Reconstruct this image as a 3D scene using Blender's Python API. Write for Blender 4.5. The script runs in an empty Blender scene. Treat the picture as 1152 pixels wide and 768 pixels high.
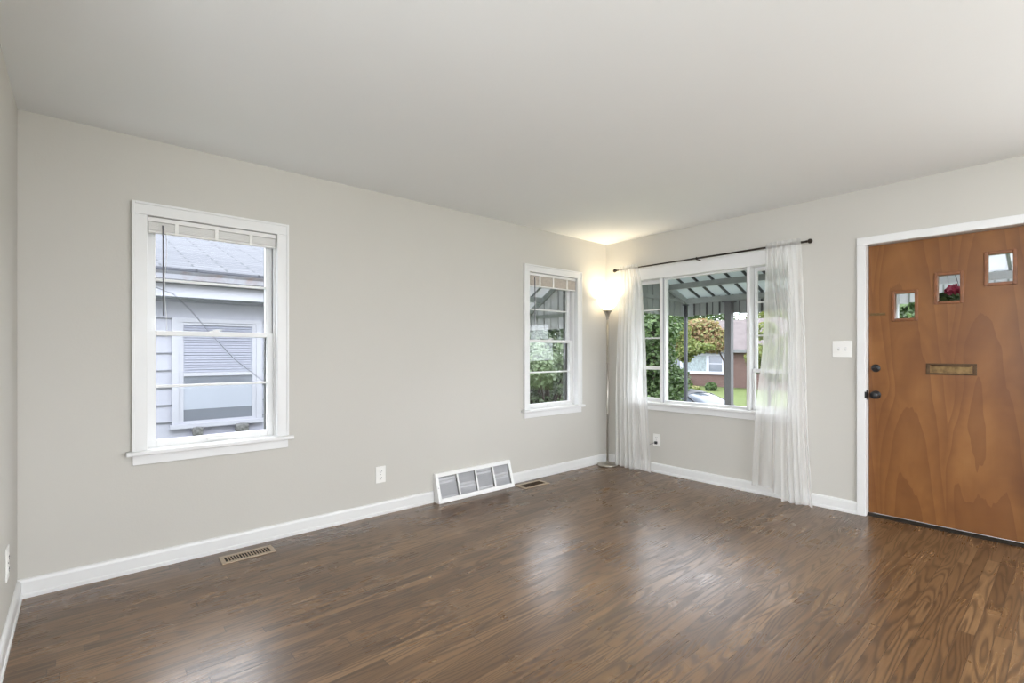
import bpy, bmesh, math, random
from mathutils import Vector, Matrix
random.seed(7)
C = bpy.context.scene.collection
S = bpy.context.scene
PI = math.pi
XR, YL, XW = 4.43, 3.465, -0.243      # inner faces of the two visible walls and of the left stub wall
TW = 0.16                             # wall thickness

# ------------------------------------------------------------------ camera
cd = bpy.data.cameras.new('camera'); cam = bpy.data.objects.new('camera', cd); C.objects.link(cam)
cam.location = (0, 0, 1.228)
cam.rotation_euler = (PI / 2, 0, math.radians(48.86 - 90))
cd.sensor_width = 36; cd.lens = 553.6 / 1152 * 36; cd.shift_y = 12 / 1152
cd.clip_start = 0.02; cd.clip_end = 200
S.camera = cam
# ------------------------------------------------------------------ world and lights
S.view_settings.view_transform = 'Standard'; S.view_settings.look = 'None'
S.view_settings.gamma = 1; S.view_settings.use_curve_mapping = False
S.view_settings.exposure = 0.07
SKY = 8.0
w = bpy.data.worlds.new('overcast_sky'); S.world = w; w.use_nodes = True
nt = w.node_tree; nt.nodes.clear()
_o = nt.nodes.new('ShaderNodeOutputWorld'); _b = nt.nodes.new('ShaderNodeBackground')
_tc = nt.nodes.new('ShaderNodeTexCoord'); _sp = nt.nodes.new('ShaderNodeSeparateXYZ'); _r = nt.nodes.new('ShaderNodeValToRGB')
_r.color_ramp.elements[0].position = 0.0; _r.color_ramp.elements[0].color = (0.80, 0.85, 0.92, 1)
_r.color_ramp.elements[1].position = 0.7; _r.color_ramp.elements[1].color = (0.90, 0.95, 1.0, 1)
nt.links.new(_tc.outputs['Generated'], _sp.inputs[0]); nt.links.new(_sp.outputs[2], _r.inputs[0])
nt.links.new(_r.outputs[0], _b.inputs[0]); _b.inputs[1].default_value = SKY
nt.links.new(_b.outputs[0], _o.inputs[0])

def area(name, loc, rot, sx, sy, power, col=(1, 1, 1), spread=180):
    l = bpy.data.lights.new(name, 'AREA'); l.shape = 'RECTANGLE'; l.size = sx; l.size_y = sy
    l.energy = power; l.color = col; l.spread = math.radians(spread)
    o = bpy.data.objects.new(name, l); C.objects.link(o); o.location = loc; o.rotation_euler = rot
    return o
# added fill lights behind the camera, brightening the room
area('fill_light_rear', (1.6, -2.95, 1.45), (-PI / 2, 0, PI), 3.6, 1.7, 44, (0.97, 0.98, 1.0))
area('fill_light_side', (-3.12, -0.9, 1.45), (PI / 2, 0, -PI / 2), 2.8, 1.7, 40, (0.97, 0.98, 1.0))
area('fill_light_near', (4.36, -1.7, 1.45), (PI / 2, 0, PI / 2), 1.6, 1.4, 68, (0.97, 0.98, 1.0))  # fill added in front of solid wall, no window behind it
area('fill_uplight_behind_viewer', (-0.9, -0.9, 0.9), (PI, 0, 0), 1.2, 1.2, 120, (0.88, 0.95, 1.0))  # added upward fill that lifts the ceiling, no lamp around it
sun = bpy.data.lights.new('sun', 'SUN'); sun.energy = 0.8; sun.angle = math.radians(30); sun.color = (1, 0.96, 0.88)
so = bpy.data.objects.new('sun', sun); C.objects.link(so); so.rotation_euler = (math.radians(38), 0, math.radians(150))

# ------------------------------------------------------------------ materials
class N:
    def __init__(s, name):
        s.m = bpy.data.materials.new(name); s.m.use_nodes = True
        s.t = s.m.node_tree; s.t.nodes.clear()
        s.out = s.t.nodes.new('ShaderNodeOutputMaterial')
    def n(s, typ, **kw):
        x = s.t.nodes.new('ShaderNode' + typ)
        for k, v in kw.items(): setattr(x, k, v)
        return x
    def set(s, sock, v):
        if isinstance(v, bpy.types.NodeSocket): s.t.links.new(v, sock)
        elif v is not None:
            if isinstance(v, tuple) and len(v) == 3 and sock.type == 'RGBA': v = (*v, 1)
            sock.default_value = v
    def M(s, op, a, b=None, c=None):
        x = s.n('Math', operation=op); s.set(x.inputs[0], a)
        if b is not None: s.set(x.inputs[1], b)
        if c is not None: s.set(x.inputs[2], c)
        return x.outputs[0]
    def co(s): return s.n('TexCoord').outputs['Object']
    def sep(s, v):
        x = s.n('SeparateXYZ'); s.set(x.inputs[0], v); return x.outputs
    def com(s, a, b, c=0.0):
        x = s.n('CombineXYZ'); s.set(x.inputs[0], a); s.set(x.inputs[1], b); s.set(x.inputs[2], c); return x.outputs[0]
    def noise(s, v, sc, det=2.0, rough=0.5, dist=0.0):
        x = s.n('TexNoise'); s.set(x.inputs['Vector'], v); s.set(x.inputs['Scale'], sc)
        x.inputs['Detail'].default_value = det; x.inputs['Roughness'].default_value = rough; x.inputs['Distortion'].default_value = dist
        return x.outputs[0]
    def ramp(s, f, *stops):
        x = s.n('ValToRGB'); s.set(x.inputs[0], f); e = x.color_ramp.elements
        while len(e) < len(stops): e.new(0.5)
        for i, (p, c) in enumerate(stops): e[i].position = p; e[i].color = (*c, 1) if len(c) == 3 else c
        return x.outputs[0]
    def mix(s, f, a, b, mode='MIX'):
        x = s.n('Mix', data_type='RGBA', blend_type=mode); s.set(x.inputs[0], f); s.set(x.inputs[6], a); s.set(x.inputs[7], b)
        return x.outputs[2]
    def bump(s, h, st=0.3, d=0.01):
        x = s.n('Bump'); s.set(x.inputs['Height'], h); x.inputs['Strength'].default_value = st; x.inputs['Distance'].default_value = d
        return x.outputs[0]
    def pr(s, col, rough=0.5, metal=0.0, normal=None, spec=0.5, **kw):
        x = s.n('BsdfPrincipled'); s.set(x.inputs['Base Color'], col); s.set(x.inputs['Roughness'], rough)
        s.set(x.inputs['Metallic'], metal); x.inputs['Specular IOR Level'].default_value = spec
        if normal is not None: s.set(x.inputs['Normal'], normal)
        for k, v in kw.items(): s.set(x.inputs[k.replace('_', ' ')], v)
        s.t.links.new(x.outputs[0], s.out.inputs[0]); return s.m

ALB = 1.0
def paint(name, col, rough=0.55, var=0.04, sc=3.0, spec=0.4, metal=0.0, bs=0.0, bsc=60):
    col = tuple(v * ALB for v in col)
    n = N(name); c = n.co(); f = n.noise(c, sc, 3)
    lo = tuple(max(0, v * (1 - var)) for v in col); hi = tuple(min(1, v * (1 + var)) for v in col)
    nm = n.bump(n.noise(c, bsc, 2), bs, 0.004) if bs else None
    return n.pr(n.ramp(f, (0.3, lo), (0.7, hi)), rough, metal, nm, spec)

M = {}
M['wall'] = paint('greige_wall_paint', (0.575, 0.556, 0.513), 0.75, 0.015, 1.2, 0.25, bs=0.10, bsc=90)
M['ceiling'] = paint('white_ceiling_paint', (0.835, 0.85, 0.855), 0.85, 0.01, 0.8, 0.2, bs=0.08, bsc=40)
M['trim'] = paint('white_gloss_trim', (0.76, 0.76, 0.755), 0.35, 0.015, 4, 0.5)
M['plate'] = paint('white_plastic', (0.84, 0.83, 0.80), 0.35)
M['slot'] = paint('dark_slot', (0.03, 0.03, 0.03), 0.6)
M['black'] = paint('black_hardware', (0.012, 0.012, 0.013), 0.35, spec=0.5)
M['bronze'] = paint('dark_bronze_rod', (0.035, 0.028, 0.022), 0.4, metal=0.6)
M['brass'] = paint('aged_brass', (0.20, 0.13, 0.06), 0.45, 0.35, 30, metal=0.85)
M['brass_d'] = paint('dark_aged_brass', (0.09, 0.055, 0.03), 0.5, 0.3, 30, metal=0.7)
M['nickel'] = paint('brushed_nickel', (0.48, 0.45, 0.40), 0.32, 0.06, 20, metal=1.0)
M['threshold'] = paint('dark_metal_threshold', (0.05, 0.045, 0.038), 0.35, 0.2, 12, metal=0.7)
M['vent_tan'] = paint('tan_metal_register', (0.42, 0.33, 0.24), 0.45, 0.08, 20)
M['reg_white'] = paint('white_enamel', (0.85, 0.85, 0.84), 0.3)
M['louvre'] = paint('grey_enamel_louvre', (0.56, 0.56, 0.58), 0.4, 0.05)
M['dark_void'] = paint('dark_duct', (0.02, 0.018, 0.016), 0.8)
M['slat'] = paint('white_blind_slat', (0.78, 0.77, 0.75), 0.5)
M['slat_beige'] = paint('beige_blind_slat', (0.56, 0.50, 0.44), 0.6, 0.1, 60)
M['wand'] = paint('grey_wand', (0.16, 0.16, 0.18), 0.3)
M['storm'] = paint('dark_storm_frame', (0.10, 0.105, 0.10), 0.5)
M['storm_l'] = paint('grey_storm_frame', (0.34, 0.34, 0.35), 0.45)

def m_clear():
    n = N('window_glass'); lw = n.n('Fresnel'); lw.inputs[0].default_value = 1.45
    tr = n.n('BsdfTransparent'); tr.inputs[0].default_value = (0.965, 0.965, 0.97, 1)
    gl = n.n('BsdfGlossy'); gl.inputs['Roughness'].default_value = 0.0
    sm = n.noise(n.co(), 2.5, 2)
    f = n.M('MULTIPLY', lw.outputs[0], n.M('ADD', 0.06, n.M('MULTIPLY', sm, 0.06)))
    mx = n.n('MixShader'); n.set(mx.inputs[0], f)
    n.t.links.new(tr.outputs[0], mx.inputs[1]); n.t.links.new(gl.outputs[0], mx.inputs[2]); n.t.links.new(mx.outputs[0], n.out.inputs[0])
    return n.m
M['glass'] = m_clear()

def m_sheer():
    n = N('sheer_white_voile')
    tr = n.n('BsdfTransparent'); df = n.n('BsdfDiffuse'); tl = n.n('BsdfTranslucent')
    df.inputs[0].default_value = (0.93, 0.92, 0.90, 1); tl.inputs[0].default_value = (0.93, 0.93, 0.92, 1)
    m1 = n.n('MixShader'); m1.inputs[0].default_value = 0.5
    n.t.links.new(df.outputs[0], m1.inputs[1]); n.t.links.new(tl.outputs[0], m1.inputs[2])
    lw = n.n('LayerWeight'); lw.inputs[0].default_value = 0.35
    x, y, z = n.sep(n.co())
    weave = n.noise(n.com(n.M('MULTIPLY', y, 9.0), n.M('MULTIPLY', z, 1.5)), 1.0, 2)
    f = n.M('ADD', 0.42, n.M('ADD', n.M('MULTIPLY', lw.outputs['Facing'], 0.45), n.M('MULTIPLY', weave, 0.14)))
    m2 = n.n('MixShader'); n.set(m2.inputs[0], f)
    n.t.links.new(tr.outputs[0], m2.inputs[1]); n.t.links.new(m1.outputs[0], m2.inputs[2]); n.t.links.new(m2.outputs[0], n.out.inputs[0])
    return n.m
M['sheer'] = m_sheer()

def m_floor():
    n = N('oak_strip_floor'); x, y, z = n.sep(n.co())
    W = 0.057; L = 0.85
    ry = n.M('DIVIDE', y, W); row = n.M('FLOOR', ry); fy = n.M('FRACT', ry)
    wn = n.n('TexWhiteNoise', noise_dimensions='1D'); n.set(wn.inputs['W'], row)
    xx = n.M('ADD', n.M('DIVIDE', x, n.M('ADD', L, n.M('MULTIPLY', wn.outputs[0], 0.5))), n.M('MULTIPLY', wn.outputs[0], 37.3))
    colid = n.M('FLOOR', xx); fx = n.M('FRACT', xx)
    w2 = n.n('TexWhiteNoise', noise_dimensions='2D'); n.set(w2.inputs['Vector'], n.com(row, colid))
    rv = w2.outputs[0]; rc = n.sep(w2.outputs[1])
    # cathedral figure: contour lines of a stretched noise field, its own patch of it for every strip
    gx = n.M('ADD', n.M('MULTIPLY', x, 1.0), n.M('MULTIPLY', rc[0], 60.0)); gy = n.M('ADD', n.M('MULTIPLY', y, 13.0), n.M('MULTIPLY', rc[1], 40.0))
    f1 = n.noise(n.com(gx, gy), 1.0, 1.0, 0.4, 0.15)
    k = n.M('ADD', 45.0, n.M('MULTIPLY', rc[2], 45.0))
    ring = n.M('ADD', 0.5, n.M('MULTIPLY', n.M('SINE', n.M('MULTIPLY', f1, k)), 0.5))
    ring = n.M('POWER', ring, 2.2)
    fine = n.noise(n.com(n.M('MULTIPLY', x, 3.5), n.M('MULTIPLY', n.M('ADD', y, rv), 150.0)), 1.0, 2.0, 0.5)
    big = n.noise(n.com(n.M('MULTIPLY', x, 0.8), n.M('MULTIPLY', y, 1.2)), 1.0, 2.0)
    tone = n.M('ADD', n.M('MULTIPLY', rv, 0.62), n.M('MULTIPLY', big, 0.42))
    base = n.ramp(tone, (0.05, (0.110, 0.058, 0.026)), (0.45, (0.175, 0.096, 0.044)), (0.8, (0.24, 0.138, 0.066)), (1.0, (0.30, 0.18, 0.09)))
    c1 = n.mix(n.M('MULTIPLY', ring, 0.66), base, (0.040, 0.021, 0.011))
    c2 = n.mix(n.M('MULTIPLY', n.M('SUBTRACT', fine, 0.38), 1.0), c1, (0.055, 0.030, 0.016))
    gy_ = n.M('GREATER_THAN', n.M('ABSOLUTE', n.M('SUBTRACT', fy, 0.5)), 0.483)
    gx_ = n.M('GREATER_THAN', n.M('ABSOLUTE', n.M('SUBTRACT', fx, 0.5)), 0.4985)
    gap = n.M('MAXIMUM', gy_, gx_)
    c3 = n.mix(n.M('MULTIPLY', gap, 0.65), c2, (0.02, 0.012, 0.008))
    ro = n.M('ADD', 0.21, n.M('MULTIPLY', n.noise(n.com(x, y), 3.5, 3), 0.14))
    ro = n.M('ADD', ro, n.M('MULTIPLY', ring, 0.06))
    h = n.M('SUBTRACT', n.M('MULTIPLY', fine, -0.06), n.M('MULTIPLY', gap, 0.6))
    # every strip lies at its own slight tilt, as hand-laid strip floors do
    h = n.M('ADD', h, n.M('MULTIPLY', n.M('MULTIPLY', n.M('SUBTRACT', fy, 0.5), n.M('SUBTRACT', rv, 0.5)), 0.5))
    return n.pr(c3, ro, 0.0, n.bump(h, 0.30, 0.0014), 0.5, IOR=1.66)
M['floor'] = m_floor()

def m_door():
    n = N('rotary_cut_veneer'); x, y, z = n.sep(n.co())
    lf = n.noise(n.com(n.M('MULTIPLY', y, 3.4), n.M('MULTIPLY', z, 0.75)), 1.0, 1.5, 0.4, 0.6)
    yl = n.M('SUBTRACT', n.M('FRACT', n.M('DIVIDE', n.M('ADD', y, n.M('MULTIPLY', n.M('SUBTRACT', lf, 0.5), 0.25)), 0.40)), 0.5)
    arch = n.M('ADD', n.M('MULTIPLY', n.M('MULTIPLY', yl, yl), 1.3), n.M('MULTIPLY', z, 0.22))
    jag = n.noise(n.com(n.M('MULTIPLY', y, 26.0), n.M('MULTIPLY', z, 2.5), 2.0), 1.0, 2.0)
    lf = n.M('ADD', n.M('MULTIPLY', lf, 0.55), n.M('ADD', arch, n.M('MULTIPLY', jag, 0.05)))
    ring = n.M('FRACT', n.M('MULTIPLY', lf, 6.5))
    ring = n.M('POWER', ring, 1.6)
    blot = n.noise(n.com(n.M('MULTIPLY', y, 4.0), n.M('MULTIPLY', z, 2.0), 4.0), 1.0, 3.0, 0.55, 0.5)
    cross = n.noise(n.com(n.M('MULTIPLY', y, 5.0), n.M('MULTIPLY', z, 16.0), 9.0), 1.0, 2.0)
    fine = n.noise(n.com(n.M('MULTIPLY', y, 220.0), n.M('MULTIPLY', z, 9.0)), 1.0, 2.0)
    base = n.ramp(blot, (0.25, (0.150, 0.058, 0.019)), (0.5, (0.225, 0.096, 0.030)), (0.78, (0.31, 0.145, 0.048)))
    c = n.mix(n.M('MULTIPLY', ring, 0.50), base, (0.105, 0.034, 0.012))
    c = n.mix(n.M('MULTIPLY', cross, 0.30), c, (0.27, 0.118, 0.037))
    c = n.mix(n.M('MULTIPLY', fine, 0.22), c, (0.17, 0.065, 0.024))
    return n.pr(c, 0.33, 0.0, n.bump(fine, 0.05, 0.002), 0.3)
M['door'] = m_door()
M['door_trim'] = paint('stained_door_bead', (0.20, 0.075, 0.027), 0.35, 0.2, 25)

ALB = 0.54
def m_brick():
    n = N('red_brick'); x, y, z = n.sep(n.co()); b = n.n('TexBrick')
    n.set(b.inputs['Vector'], n.com(n.M('ADD', x, y), z)); b.inputs['Scale'].default_value = 1.0
    b.inputs['Color1'].default_value = (0.185, 0.108, 0.090, 1); b.inputs['Color2'].default_value = (0.135, 0.078, 0.068, 1)
    b.inputs['Mortar'].default_value = (0.22, 0.18, 0.165, 1); b.inputs['Mortar Size'].default_value = 0.008
    b.inputs['Brick Width'].default_value = 0.23; b.inputs['Row Height'].default_value = 0.078
    f = n.noise(n.com(y, z), 1.2, 3)
    return n.pr(n.mix(1.0, n.mix(n.M('MULTIPLY', f, 0.3), b.outputs[0], (0.21, 0.135, 0.115)), (ALB, ALB, ALB), 'MULTIPLY'), 0.85, spec=0.2)
M['brick'] = m_brick()
def m_shingle(name, c1, c2, along, w_=0.30, h_=0.14, edge=0.5, zs_=2.2, ms_=0.006):
    c1 = tuple(v * ALB for v in c1); c2 = tuple(v * ALB for v in c2)
    n = N(name); x, y, z = n.sep(n.co()); b = n.n('TexBrick')
    u = x if along == 'x' else y; v = n.M('MULTIPLY', z, zs_)
    n.set(b.inputs['Vector'], n.com(u, v)); b.inputs['Scale'].default_value = 1.0
    b.inputs['Color1'].default_value = (*c1, 1); b.inputs['Color2'].default_value = (*c2, 1)
    b.inputs['Mortar'].default_value = tuple(v_ * edge for v_ in c2) + (1,)
    b.inputs['Mortar Size'].default_value = ms_; b.inputs['Brick Width'].default_value = w_; b.inputs['Row Height'].default_value = h_
    f = n.noise(n.co(), 5, 4)
    return n.pr(n.mix(n.M('MULTIPLY', f, 0.35), b.outputs[0], c1), 0.9, spec=0.15)
M['roof_grey'] = m_shingle('pale_grey_shingles', (0.165, 0.172, 0.195), (0.130, 0.137, 0.160), 'x', 0.6, 0.13, 0.42, 3.2, 0.012)
M['roof_brown'] = m_shingle('brownish_grey_shingles', (0.185, 0.158, 0.158), (0.15, 0.128, 0.128), 'y', 0.35, 0.22, 0.7)
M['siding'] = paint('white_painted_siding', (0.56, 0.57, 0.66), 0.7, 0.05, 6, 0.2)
M['soffit'] = paint('pale_soffit', (0.50, 0.52, 0.62), 0.7, 0.03)
M['ext_trim'] = paint('white_exterior_trim', (0.60, 0.61, 0.69), 0.5, 0.03)
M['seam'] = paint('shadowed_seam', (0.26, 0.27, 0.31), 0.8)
def m_gutter():
    n = N('stained_gutter'); c = n.co(); f = n.noise(c, 5, 5, 0.65)
    col = n.ramp(f, (0.46, (0.15, 0.155, 0.175)), (0.60, (0.13, 0.12, 0.13)), (0.72, (0.13, 0.09, 0.075)))
    return n.pr(col, 0.6)
M['gutter'] = m_gutter()
M['stone'] = paint('rough_grey_block', (0.20, 0.20, 0.20), 0.9, 0.4, 30)
M['cable'] = paint('dark_cable', (0.06, 0.06, 0.07), 0.6)
M['pane_ext'] = paint('dim_pane', (0.20, 0.22, 0.27), 0.08, 0.1, 2, 0.6)
M['blind_ext'] = paint('blind_behind_glass', (0.32, 0.34, 0.44), 0.3, 0.03, 2, 0.5)
M['blind_ext_l'] = paint('shade_behind_glass', (0.50, 0.54, 0.64), 0.3, 0.03, 2, 0.5)
M['curt_ext'] = paint('pale_curtain_behind_glass', (0.30, 0.36, 0.38), 0.3, 0.3, 8, 0.5)
M['alum'] = paint('weathered_aluminium', (0.50, 0.54, 0.52), 0.5, 0.08, 6, metal=0.0)
M['alum_w'] = paint('white_aluminium', (0.82, 0.82, 0.81), 0.45, 0.04, 6)
def m_trans(name, col, f):
    col = tuple(v * ALB * 1.1 for v in col)
    n = N(name); df = n.n('BsdfDiffuse'); tl = n.n('BsdfTranslucent'); c = n.ramp(n.noise(n.co(), 6, 2), (0.3, tuple(v * 0.95 for v in col)), (0.7, col))
    n.set(df.inputs[0], c); n.set(tl.inputs[0], c); mx = n.n('MixShader'); mx.inputs[0].default_value = f
    n.t.links.new(df.outputs[0], mx.inputs[1]); n.t.links.new(tl.outputs[0], mx.inputs[2]); n.t.links.new(mx.outputs[0], n.out.inputs[0]); return n.m
M['alum_w'] = m_trans('white_fibreglass_sheet', (1.2, 1.22, 1.24), 0.45)
M['alum_w2'] = m_trans('pale_grey_sheet', (0.90, 0.91, 0.91), 0.45)
M['alum_l'] = m_trans('pale_awning_sheet', (0.80, 0.86, 0.84), 0.36)
M['alum_d'] = paint('dark_aluminium_rib', (0.10, 0.105, 0.105), 0.5)
M['post_d'] = paint('dark_steel_post', (0.085, 0.09, 0.11), 0.5)
M['post_g'] = paint('grey_post', (0.20, 0.20, 0.205), 0.6)
M['concrete'] = paint('concrete', (0.26, 0.255, 0.25), 0.9, 0.12, 5)
M['asphalt'] = paint('asphalt', (0.06, 0.06, 0.062), 0.9, 0.2, 8)
M['bark'] = paint('bark', (0.07, 0.05, 0.038), 0.95, 0.4, 12)
M['car'] = paint('dark_grey_car_paint', (0.05, 0.052, 0.062), 0.35, 0.02, 1, 0.15)
M['carglass'] = paint('reflective_car_glass', (0.10, 0.12, 0.15), 0.12, 0.02, 1, 0.15, metal=0.1)
M['tyre'] = paint('rubber', (0.02, 0.02, 0.02), 0.8)
M['rim'] = paint('alloy', (0.4, 0.4, 0.42), 0.3, metal=0.9)
M['pink'] = paint('pink_petals', (0.75, 0.07, 0.17), 0.6, 0.3, 9)
M['yellow'] = paint('yellow_petals', (0.42, 0.40, 0.16), 0.6, 0.2, 9)
def m_leaf(name, *cols):
    n = N(name); g = n.n('NewGeometry')
    st = [(i / max(1, len(cols) - 1), tuple(v * ALB * 1.05 for v in c)) for i, c in enumerate(cols)]
    col = n.ramp(g.outputs['Random Per Island'], *st)
    p = n.n('BsdfPrincipled'); n.set(p.inputs['Base Color'], col); p.inputs['Roughness'].default_value = 0.55
    tl = n.n('BsdfTranslucent'); n.set(tl.inputs[0], col)
    mx = n.n('MixShader'); mx.inputs[0].default_value = 0.35
    n.t.links.new(p.outputs[0], mx.inputs[1]); n.t.links.new(tl.outputs[0], mx.inputs[2]); n.t.links.new(mx.outputs[0], n.out.inputs[0])
    return n.m
M['leaf_bush'] = m_leaf('green_leaves', (0.045, 0.09, 0.022), (0.085, 0.155, 0.04), (0.15, 0.24, 0.075))
M['leaf_dark'] = m_leaf('dark_green_leaves', (0.022, 0.05, 0.018), (0.045, 0.085, 0.028), (0.08, 0.13, 0.045))
M['leaf_orange'] = m_leaf('turning_leaves', (0.34, 0.19, 0.09), (0.42, 0.28, 0.14), (0.34, 0.30, 0.10), (0.20, 0.25, 0.07))
M['leaf_lime'] = m_leaf('yellow_green_leaves', (0.14, 0.21, 0.04), (0.24, 0.30, 0.07), (0.33, 0.34, 0.11))
M['leaf_pale'] = m_leaf('pale_green_leaves', (0.12, 0.19, 0.085), (0.19, 0.27, 0.13), (0.25, 0.33, 0.19))
def m_ground():
    n = N('lawn_and_mulch'); x, y, z = n.sep(n.co()); f = n.noise(n.co(), 6, 5, 0.7); g = n.noise(n.co(), 0.5, 2)
    grass = n.ramp(n.M('ADD', n.M('MULTIPLY', f, 0.7), n.M('MULTIPLY', g, 0.3)), (0.35, (0.060, 0.080, 0.028)), (0.65, (0.105, 0.125, 0.050)))
    return n.pr(grass, 0.95, 0.0, n.bump(f, 0.6, 0.05), 0.1)
M['ground'] = m_ground()

# ------------------------------------------------------------------ mesh helpers
def world_off(parent):
    v = Vector((0, 0, 0)); p = parent
    while p: v += p.location; p = p.parent
    return v
class MB:
    """collects shapes in world coordinates (or local ones for rotated things) and links them as one mesh"""
    def __init__(s, f=None): s.bm = bmesh.new(); s.f = f or (lambda u, v, z: (u, v, z)); s.flip = False
    def box(s, a, b):
        (x0, y0, z0), (x1, y1, z1) = a, b
        vs = [s.bm.verts.new(s.f(x, y, z)) for x in (x0, x1) for y in (y0, y1) for z in (z0, z1)]
        for q in ((0, 1, 3, 2), (4, 6, 7, 5), (0, 4, 5, 1), (2, 3, 7, 6), (0, 2, 6, 4), (1, 5, 7, 3)): s.bm.faces.new([vs[i] for i in q])
        return s
    def hexa(s, pts):   # 8 points ordered like box
        vs = [s.bm.verts.new(s.f(*p)) for p in pts]
        for q in ((0, 1, 3, 2), (4, 6, 7, 5), (0, 4, 5, 1), (2, 3, 7, 6), (0, 2, 6, 4), (1, 5, 7, 3)): s.bm.faces.new([vs[i] for i in q])
        return s
    def prism(s, poly, axis, a, b):  # poly of 2-D points in the two other axes
        def P(p, t):
            return {'x': (t, p[0], p[1]), 'y': (p[0], t, p[1]), 'z': (p[0], p[1], t)}[axis]
        A = [s.bm.verts.new(s.f(*P(p, a))) for p in poly]; B = [s.bm.verts.new(s.f(*P(p, b))) for p in poly]
        s.bm.faces.new(A); s.bm.faces.new(B[::-1])
        for i in range(len(poly)): j = (i + 1) % len(poly); s.bm.faces.new((A[i], B[i], B[j], A[j]))
        return s
    def lathe(s, prof, c, axis='z', seg=32, sx=1.0, sy=1.0, cap=True):  # prof [(r, h)]
        rings = []
        for r, h in prof:
            ring = []
            for i in range(seg):
                a = 2 * PI * i / seg; p, q = r * math.cos(a) * sx, r * math.sin(a) * sy
                v = {'z': (p, q, h), 'x': (h, p, q), 'y': (p, h, q)}[axis]
                ring.append(s.bm.verts.new(s.f(c[0] + v[0], c[1] + v[1], c[2] + v[2])))
            rings.append(ring)
        for A, B in zip(rings, rings[1:]):
            for i in range(seg): j = (i + 1) % seg; s.bm.faces.new((A[i], A[j], B[j], B[i]))
        if cap:
            for R_ in (rings[0], rings[-1]):
                try: s.bm.faces.new(R_)
                except ValueError: pass
        return s
    def tube(s, pts, r, seg=8):
        pts = [Vector(s.f(*p)) for p in pts]; rings = []; up = Vector((0, 0, 1))
        for i, p in enumerate(pts):
            d = (pts[min(i + 1, len(pts) - 1)] - pts[max(i - 1, 0)]).normalized()
            a = d.cross(up)
            if a.length < 1e-3: a = d.cross(Vector((1, 0, 0)))
            a.normalize(); b = d.cross(a)
            rr = r[i] if isinstance(r, (list, tuple)) else r
            rings.append([s.bm.verts.new(p + (a * math.cos(2 * PI * k / seg) + b * math.sin(2 * PI * k / seg)) * rr) for k in range(seg)])
        for A, B in zip(rings, rings[1:]):
            for k in range(seg): j = (k + 1) % seg; s.bm.faces.new((A[k], A[j], B[j], B[k]))
        s.bm.faces.new(rings[0]); s.bm.faces.new(rings[-1][::-1])
        return s
    def build(s, name, mat, parent=None, origin=None, bevel=0.0, smooth=False, local=False, seg=2):
        bmesh.ops.recalc_face_normals(s.bm, faces=s.bm.faces)
        me = bpy.data.meshes.new(name)
        if parent is not None: off = Vector((0, 0, 0)) if local else world_off(parent)
        else:
            if origin is None:
                v = [w_.co for w_ in s.bm.verts]
                origin = (sum(p.x for p in v) / len(v), sum(p.y for p in v) / len(v), min(p.z for p in v))
            off = Vector(origin)
        bmesh.ops.translate(s.bm, verts=s.bm.verts, vec=-off)
        s.bm.to_mesh(me); s.bm.free()
        if smooth:
            for p in me.polygons: p.use_smooth = True
        o = bpy.data.objects.new(name, me); C.objects.link(o)
        if isinstance(mat, (list, tuple)):
            for m_ in mat: me.materials.append(m_)
        else: me.materials.append(mat)
        if parent is not None: o.parent = parent
        else: o.location = off
        if bevel:
            b = o.modifiers.new('bevel', 'BEVEL'); b.width = bevel; b.segments = seg; b.limit_method = 'ANGLE'; b.harden_normals = False
        return o
def empty(name, loc, label=None, cat=None, group=None, kind=None, rz=0.0):
    o = bpy.data.objects.new(name, None); C.objects.link(o); o.location = loc; o.rotation_euler = (0, 0, rz); o.empty_display_size = 0.1
    return tag(o, label, cat, group, kind)
def tag(o, label=None, cat=None, group=None, kind=None):
    if label: o['label'] = label
    if cat: o['category'] = cat
    if group: o['group'] = group
    if kind: o['kind'] = kind
    return o
def struct(o, label=None, cat=None): return tag(o, label, cat, None, 'structure')
FL = lambda u, v, z: (u, YL + v, z)      # left wall frame: u along the wall, v outwards
FR = lambda u, v, z: (XR + v, u, z)      # right wall frame

def wall_holes(name, f, u0, u1, z0, z1, holes, mat, label, t=TW):
    us = sorted({u0, u1, *[h[0] for h in holes], *[h[1] for h in holes]}); zs = sorted({z0, z1, *[h[2] for h in holes], *[h[3] for h in holes]})
    bm = bmesh.new(); V = {}
    def vert(i, k, d):
        if (i, k, d) not in V: V[(i, k, d)] = bm.verts.new(f(us[i], d * t, zs[k]))
        return V[(i, k, d)]
    solid = {}
    for i in range(len(us) - 1):
        for k in range(len(zs) - 1):
            cu, cz = (us[i] + us[i + 1]) / 2, (zs[k] + zs[k + 1]) / 2
            solid[(i, k)] = not any(h[0] < cu < h[1] and h[2] < cz < h[3] for h in holes)
    for (i, k), ok in solid.items():
        if not ok: continue
        for d in (0, 1): bm.faces.new([vert(i, k, d), vert(i + 1, k, d), vert(i + 1, k + 1, d), vert(i, k + 1, d)])
        for (a, b, di, dk) in (((i, k), (i + 1, k), 0, -1), ((i, k + 1), (i + 1, k + 1), 0, 1), ((i, k), (i, k + 1), -1, 0), ((i + 1, k), (i + 1, k + 1), 1, 0)):
            if not solid.get((i + di, k + dk), False):
                bm.faces.new([vert(*a, 0), vert(*b, 0), vert(*b, 1), vert(*a, 1)])
    m = MB(); m.bm.free(); m.bm = bm
    return struct(m.build(name, mat, origin=(0, 0, 0) if False else None), label, 'wall')

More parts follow.
